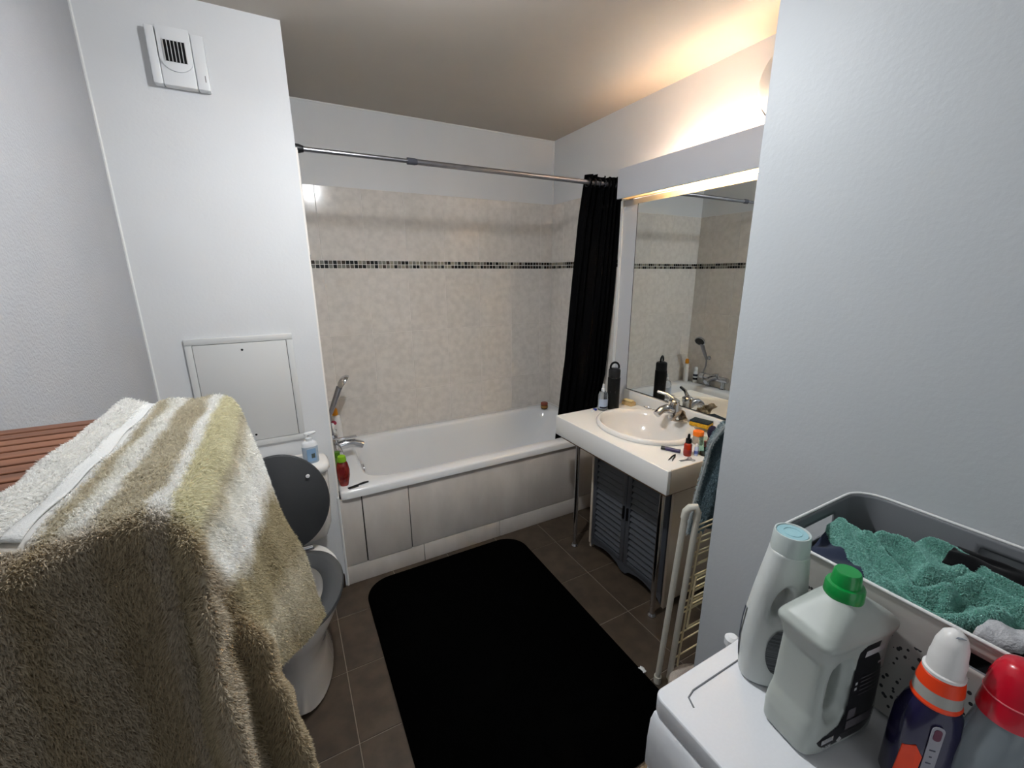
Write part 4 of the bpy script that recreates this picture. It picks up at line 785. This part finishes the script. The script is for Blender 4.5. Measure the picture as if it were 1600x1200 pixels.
so = MB(); G = [[(.812+.07*i/5+.02*j/8-.012*(j/8)*(i/5), .122-.006*i/5-.045*j/8, 1.040+.018*math.sin(math.pi*i/5)**.6+.004*math.sin(i*2+j)) for i in range(6)] for j in range(9)]
so.grid(G); o = tag(so.build('white_sock', mat('sock_white', (206, 206, 208), .9, bump=.5, bscale=300, col2=(170, 170, 174), nscale=60), None, smooth=180), 'white sock sticking out of the basket below the teal towel', 'sock'); o.modifiers.new('s', 'SOLIDIFY').thickness = .006
# ---------------------------------------------------------------- detergent jug
jm = mat('jug_grey_green', (170, 176, 171), .38, spec=.4)
jg = thing('detergent_jug', 'pale grey-green detergent jug with moulded handle and green cap', 'detergent bottle', (.677, .229, .851), R(-9)); jg.scale = (.95, .95, .955)
def jr_(a, b, z, e=5, cx_=0): return [(p+cx_, q, z) for p, q in sup(a, b, e, 56)]
body = MB().rings([jr_(.076, .038, 0, 6), jr_(.081, .043, .005, 6), jr_(.082, .044, .04, 6), jr_(.080, .043, .058, 6, .001), jr_(.0765, .042, .075, 6, .003), jr_(.075, .041, .17, 6, .004), jr_(.080, .043, .196, 7, .001), jr_(.083, .046, .203, 8), jr_(.083, .046, .210, 8), jr_(.074, .041, .220, 7), jr_(.042, .032, .240, 4), jr_(.024, .024, .252, 2.2), jr_(.022, .022, .262, 2)])
jo = body.build('body', jm, jg)
hc = MB().rings([[(p, h, q) for p, q in sup(.017, .046, 3, 28, (-.034, .118))] for h in (-.08, .08)])
gv = MB().rings([[(p-.034, h, q+.118) for p, q in sup(.024*k, .056*k, 3, 28)] for h, k in ((-.06, 1.3), (-.036, 1.02), (-.030, .8))]); gv2 = MB().rings([[(p-.034, -h, q+.118) for p, q in sup(.024*k, .056*k, 3, 28)] for h, k in ((-.06, 1.3), (-.036, 1.02), (-.030, .8))])
carve(jo, [hc, gv, gv2], .0028, 7); jo.data.materials.clear(); jo.data.materials.append(jm)
grn = mat('green_cap', (10, 140, 62), .3, coat=.3)
MB().lathe([(0, .248), (.0255, .248), (.0262, .251), (.0255, .268), (.024, .271), (.0195, .272), (.0178, .290), (.016, .293), (0, .293)], 36).build('cap', grn, jg, smooth=40)
lab = mat('label_black', (22, 22, 26), .35)
lp = [(-.060, .012), (.072, .012), (.074, .03), (.070, .185), (.062, .192), (.006, .192), (-.006, .184), (-.012, .07), (-.022, .050), (-.055, .038), (-.062, .03)]
def jf(z): return np.interp(z, [0, .03, .10, .17, .195], [.0405, .0435, .0415, .0395, .0415])
def jl(poly, m, nm, h0, h1, par): return MB().prism(poly, h0, h1, lambda a, b, h: (a, -(jf(b)*(1-abs(a/.081)**5)**.2)-h if abs(a) < .08 else -.02-h, b)).build(nm, m, par, smooth=60)
def dense(poly, k=6):
    out = []
    for (a, b), (c, d) in zip(poly, poly[1:]+poly[:1]): out += [(a+(c-a)*i/k, b+(d-b)*i/k) for i in range(k)]
    return out
# label as a grid following the body
def curved_label(poly, m, nm, par, off, n=40):
    from mathutils.geometry import intersect_point_tri_2d
    xs_ = [p[0] for p in poly]; zs_ = [p[1] for p in poly]; V, F, ids = [], [], {}
    def inside(a, b):
        c = False; j = len(poly)-1
        for i in range(len(poly)):
            if (poly[i][1] > b) != (poly[j][1] > b) and a < (poly[j][0]-poly[i][0])*(b-poly[i][1])/(poly[j][1]-poly[i][1])+poly[i][0]: c = not c
            j = i
        return c
    nx, nz_ = n*2, n*3; X = np.linspace(min(xs_), max(xs_), nx); Z = np.linspace(min(zs_), max(zs_), nz_)
    def vid(i, j):
        if (i, j) not in ids: a, b = X[i], Z[j]; ids[(i, j)] = len(V); V.append((a, -(jf(b)*(max(0, 1-abs(a/.079)**5))**.2)-off, b))
        return ids[(i, j)]
    for i in range(nx-1):
        for j in range(nz_-1):
            if inside((X[i]+X[i+1])/2, (Z[j]+Z[j+1])/2): F.append((vid(i, j), vid(i+1, j), vid(i+1, j+1), vid(i, j+1)))
    mb = MB(); mb.add(V, F); return mb.build(nm, m, par, smooth=60)
lo = curved_label(lp, lab, 'label', jg, .0016)
prn = mat('print_pale', (188, 188, 190), .5); prg = mat('print_grey', (96, 92, 96), .5)
for i_, (a0, a1, b0, b1, mm_) in enumerate([(.008, .066, .168, .180, prn), (.044, .062, .145, .149, prn), (-.002, .003, .120, .125, prn), (-.002, .003, .110, .115, prn), (.010, .064, .128, .130, prg), (.010, .060, .121, .123, prg), (.010, .064, .113, .115, prg), (.010, .058, .105, .107, prg), (.010, .062, .097, .099, prg), (-.006, .012, .056, .074, prg), (-.006, .064, .036, .052, prg)]):
    MB().grid([[(a, -(jf(b)*(max(0, 1-abs(a/.079)**5))**.2)-.0022, b) for b in (b0, b1)] for a in np.linspace(a0, a1, 6)]).build('print', mm_, lo)
for i_ in range(11): MB().box(-.056+i_*.0024, -.0548+i_*.0024, -.0460, -.0456, .027, .036).build('barcode_bar', prn, lo)
Mt = Matrix.Translation((-.043, -.0462, .0185)) @ Matrix.Rotation(R(90), 4, 'X'); text('2.22L', .010, prn, lo, Mt)
MB().prism([(-.022, .022), (-.016, .028), (-.010, .022), (-.016, .016)], 0, .0004, lambda a, b, h: (a, -.0458-h, b)).build('print', prn, lo)
Mt = Matrix.Translation((.052, -.033, .2215)) @ Matrix.Rotation(R(50), 4, 'X'); text('22', .006, prg, jg, Mt, 'moulded_mark')
# ---------------------------------------------------------------- softener bottle
so_ = thing('softener_bottle', 'tall white softener bottle with pale blue cap, behind the grey-green jug', 'softener bottle', (.678, .316, .851), R(-46)); so_.scale = (.86, .88, .925)
sm_ = mat('softener_white', (206, 210, 208), .35)
SB = [(.040, .026, 0, .000), (.046, .031, .006, 0), (.050, .033, .04, 0), (.052, .034, .09, 0), (.050, .033, .14, .002), (.045, .031, .19, .004), (.038, .031, .24, .006), (.033, .031, .272, .007), (.0315, .031, .285, .007)]
sb = MB().rings([jr_(a, b, z, 2.6, c) for a, b, z, c in SB]).build('body', sm_, so_)
hc = MB().rings([[(p*math.cos(.25)+q*math.sin(.25), h, q*math.cos(.25)-p*math.sin(.25)+.185) for p, q in sup(.010, .034, 2, 24)] for h in (-.08, .08)])
hc2 = MB().rings([[((p*math.cos(.25)+q*math.sin(.25))*k, h, (q*math.cos(.25)-p*math.sin(.25))*k+.185) for p, q in sup(.013, .038, 2, 24)] for h, k in ((-.05, 2.0), (-.026, 1.05), (-.02, .8))])
carve(sb, [hc, hc2], .0028, 6); sb.data.materials.clear(); sb.data.materials.append(sm_)
MB().lathe([(0, .282), (.0318, .282), (.0322, .286), (.0305, .314), (.0295, .318), (.0272, .318), (.026, .3155), (0, .3155)], 36, (.007, 0, 0)).build('cap', mat('frosted_cap', (206, 216, 214), .3, trans=.15), so_, smooth=40)
MB().lathe([(0, .3157), (.0255, .3157), (.0250, .3168), (0, .3162)], 30, (.007, 0, 0)).build('cap_insert', mat('cap_blue', (150, 192, 200), .35), so_)
MB().tube([(.007+.015*math.cos(2*math.pi*i/28), .015*math.sin(2*math.pi*i/28), .3168) for i in range(29)], .0009, 6, False).build('cap_ring', MC['cap_blue'], so_)
st_ = MB().grid([[(-.0535+.0016*(1-math.cos(3.14*t))*0+(.0035*abs(2*t-1)**2), -.0035+.007*s, .035+.115*t) for s in (0, 1)] for t in np.linspace(0, 1, 12)]); st_.build('level_stripe', mat('stripe_dark', (64, 70, 84), .4), so_)
# oval back label
V = []; nn = 20
G = [[None]*9 for _ in range(nn)]
for i in range(nn):
    t = -1+2*(i+.0)/(nn-1); hw = .026*math.sqrt(max(0, 1-t*t)); z = .088+.05*t
    for s in range(9):
        a = .012+(s/4-1)*hw; G[i][s] = (a, -.0345*(max(.05, 1-abs(a/.052)**2.6))**(1/2.6)-.0012, z)
MB().grid(G).build('label', mat('label_oval', (92, 94, 98), .5, stretch=(1, 1, 90), col2=(60, 62, 66), nscale=8, nlo=.45, nhi=.55), so_)
# ---------------------------------------------------------------- stain remover bottle
sr_ = thing('stain_remover_bottle', 'navy and orange bottle with white pointed cap, right of the detergent jug', 'bottle', (.702, .118, .851), R(-48)); sr_.scale = (.9, .9, 1)
nv_ = mat('navy_plastic', (30, 26, 62), .22, coat=.4); org = mat('fluo_orange', (240, 68, 24), .4)
MB().rings([jr_(.034, .024, 0, 3), jr_(.038, .028, .006, 3), jr_(.039, .029, .08, 3), jr_(.038, .028, .115, 3), jr_(.032, .027, .138, 2.4), jr_(.026, .026, .150, 2)]).build('body', nv_, sr_, smooth=50)
MB().lathe([(0, .150), (.028, .150), (.0290, .153), (.0272, .157), (0, .157)], 32).build('collar_ring', org, sr_)
MB().lathe([(0, .157), (.0272, .157), (.0262, .174), (0, .174)], 32).build('grey_band', mat('silver_band', (168, 166, 160), .3), sr_)
MB().lathe([(0, .174), (.0266, .174), (.0240, .192), (.022, .194), (0, .194)], 32).build('orange_collar', org, sr_)
MB().lathe([(0, .194), (.0235, .194), (.0235, .198), (.0205, .199), (.0205, .218), (.0195, .222), (.0180, .238), (.0135, .252), (.007, .258), (0, .259)], 32).build('cap', mat('cap_white', (228, 226, 224), .35), sr_, smooth=35)
MB().prism([(-.006, 0), (.006, 0), (0, .005)], 0, .0006, lambda a, b, h: (a, b-.012, .2555+h)).build('cap_notch', mat('notch_grey', (120, 126, 134), .5), sr_)
MB().prism(rrect(-.0075, .0075, .015, .130, .006, 4), 0, .001, lambda a, b, h: (a-.004, -.0292-h, b)).build('gauge_label', mat('gauge_grey', (150, 148, 156), .4), sr_)
MB().prism(rrect(-.0045, .0045, .108, .126, .004, 4), 0, .0006, lambda a, b, h: (a-.004, -.0303-h, b)).build('gauge_mark', mat('gauge_maroon', (96, 34, 60), .4), sr_)
for i in range(7): MB().box(-.008+.002*(i % 2), -.001-.001*(i % 3), -.0306, -.0302, .024+i*.011, .026+i*.011).build('print', nv_, sr_)
MB().prism([(-.036, .01), (-.016, .01), (-.013, .075), (-.022, .090), (-.034, .080)], 0, .0016, lambda a, b, h: (a, -.0288*(max(.05, 1-abs(a/.0395)**3))**(1/3)-h, b)).build('orange_patch', org, sr_)
# ---------------------------------------------------------------- red-capped spray
rd = thing('red_cap_bottle', 'clear grey bottle with glossy red cap at the right edge', 'bottle', (.728, .062, .851), R(-20))
MB().rings([jr_(.034, .026, 0, 2.6), jr_(.038, .030, .006, 2.6), jr_(.039, .031, .09, 2.6), jr_(.036, .029, .13, 2.4), jr_(.027, .026, .165, 2), jr_(.025, .025, .172, 2)]).build('body', mat('smoky_clear', (176, 186, 192), .12, trans=.65, ior=1.3), rd, smooth=50)
redm = mat('red_cap', (196, 12, 40), .25, coat=.4)
MB().lathe([(0, .168), (.0285, .168), (.0290, .171), (.0265, .196), (.0262, .198), (0, .198)], 36).build('cap_base', redm, rd)
MB().lathe([(0, .1985), (.0268, .1985), (.0262, .215), (.023, .232), (.018, .243), (.010, .2475), (0, .248)], 36).build('cap_top', redm, rd, smooth=60)
MB().lathe([(.0262, .1968), (.0274, .1972), (.0274, .1986), (.0262, .199)], 36).build('seam_ring', mat('seam_pink', (232, 120, 130), .4), rd)
# ---------------------------------------------------------------- ceiling lamp (outside the frame)
cl_ = thing('ceiling_lamp', 'bare white bulb lamp hanging from the ceiling in the middle of the bathroom', 'ceiling lamp', (BULB[0], BULB[1], ZC))
W(cl_, MB().lathe([(0, -.035), (.03, -.035), (.05, -.012), (.052, -.0005), (0, -.0005)], 28, (BULB[0], BULB[1], ZC)).build('base', white_plastic, cl_))
W(cl_, MB().tube([(BULB[0], BULB[1], ZC-.035), (BULB[0], BULB[1], BULB[2]+.036)], .014, 14).build('holder', white_plastic, cl_))
g = bmesh.new(); bmesh.ops.create_icosphere(g, subdivisions=2, radius=.041); gm_ = bpy.data.meshes.new('bulb'); g.to_mesh(gm_); g.free(); gm_.materials.append(mat('lamp_glow', (255, 255, 255), .5, emit=(246, 250, 255, BULB_STRENGTH)))
go = link('bulb', gm_, cl_); go.location = (0, 0, BULB[2]-ZC)
for p_ in gm_.polygons: p_.use_smooth = True
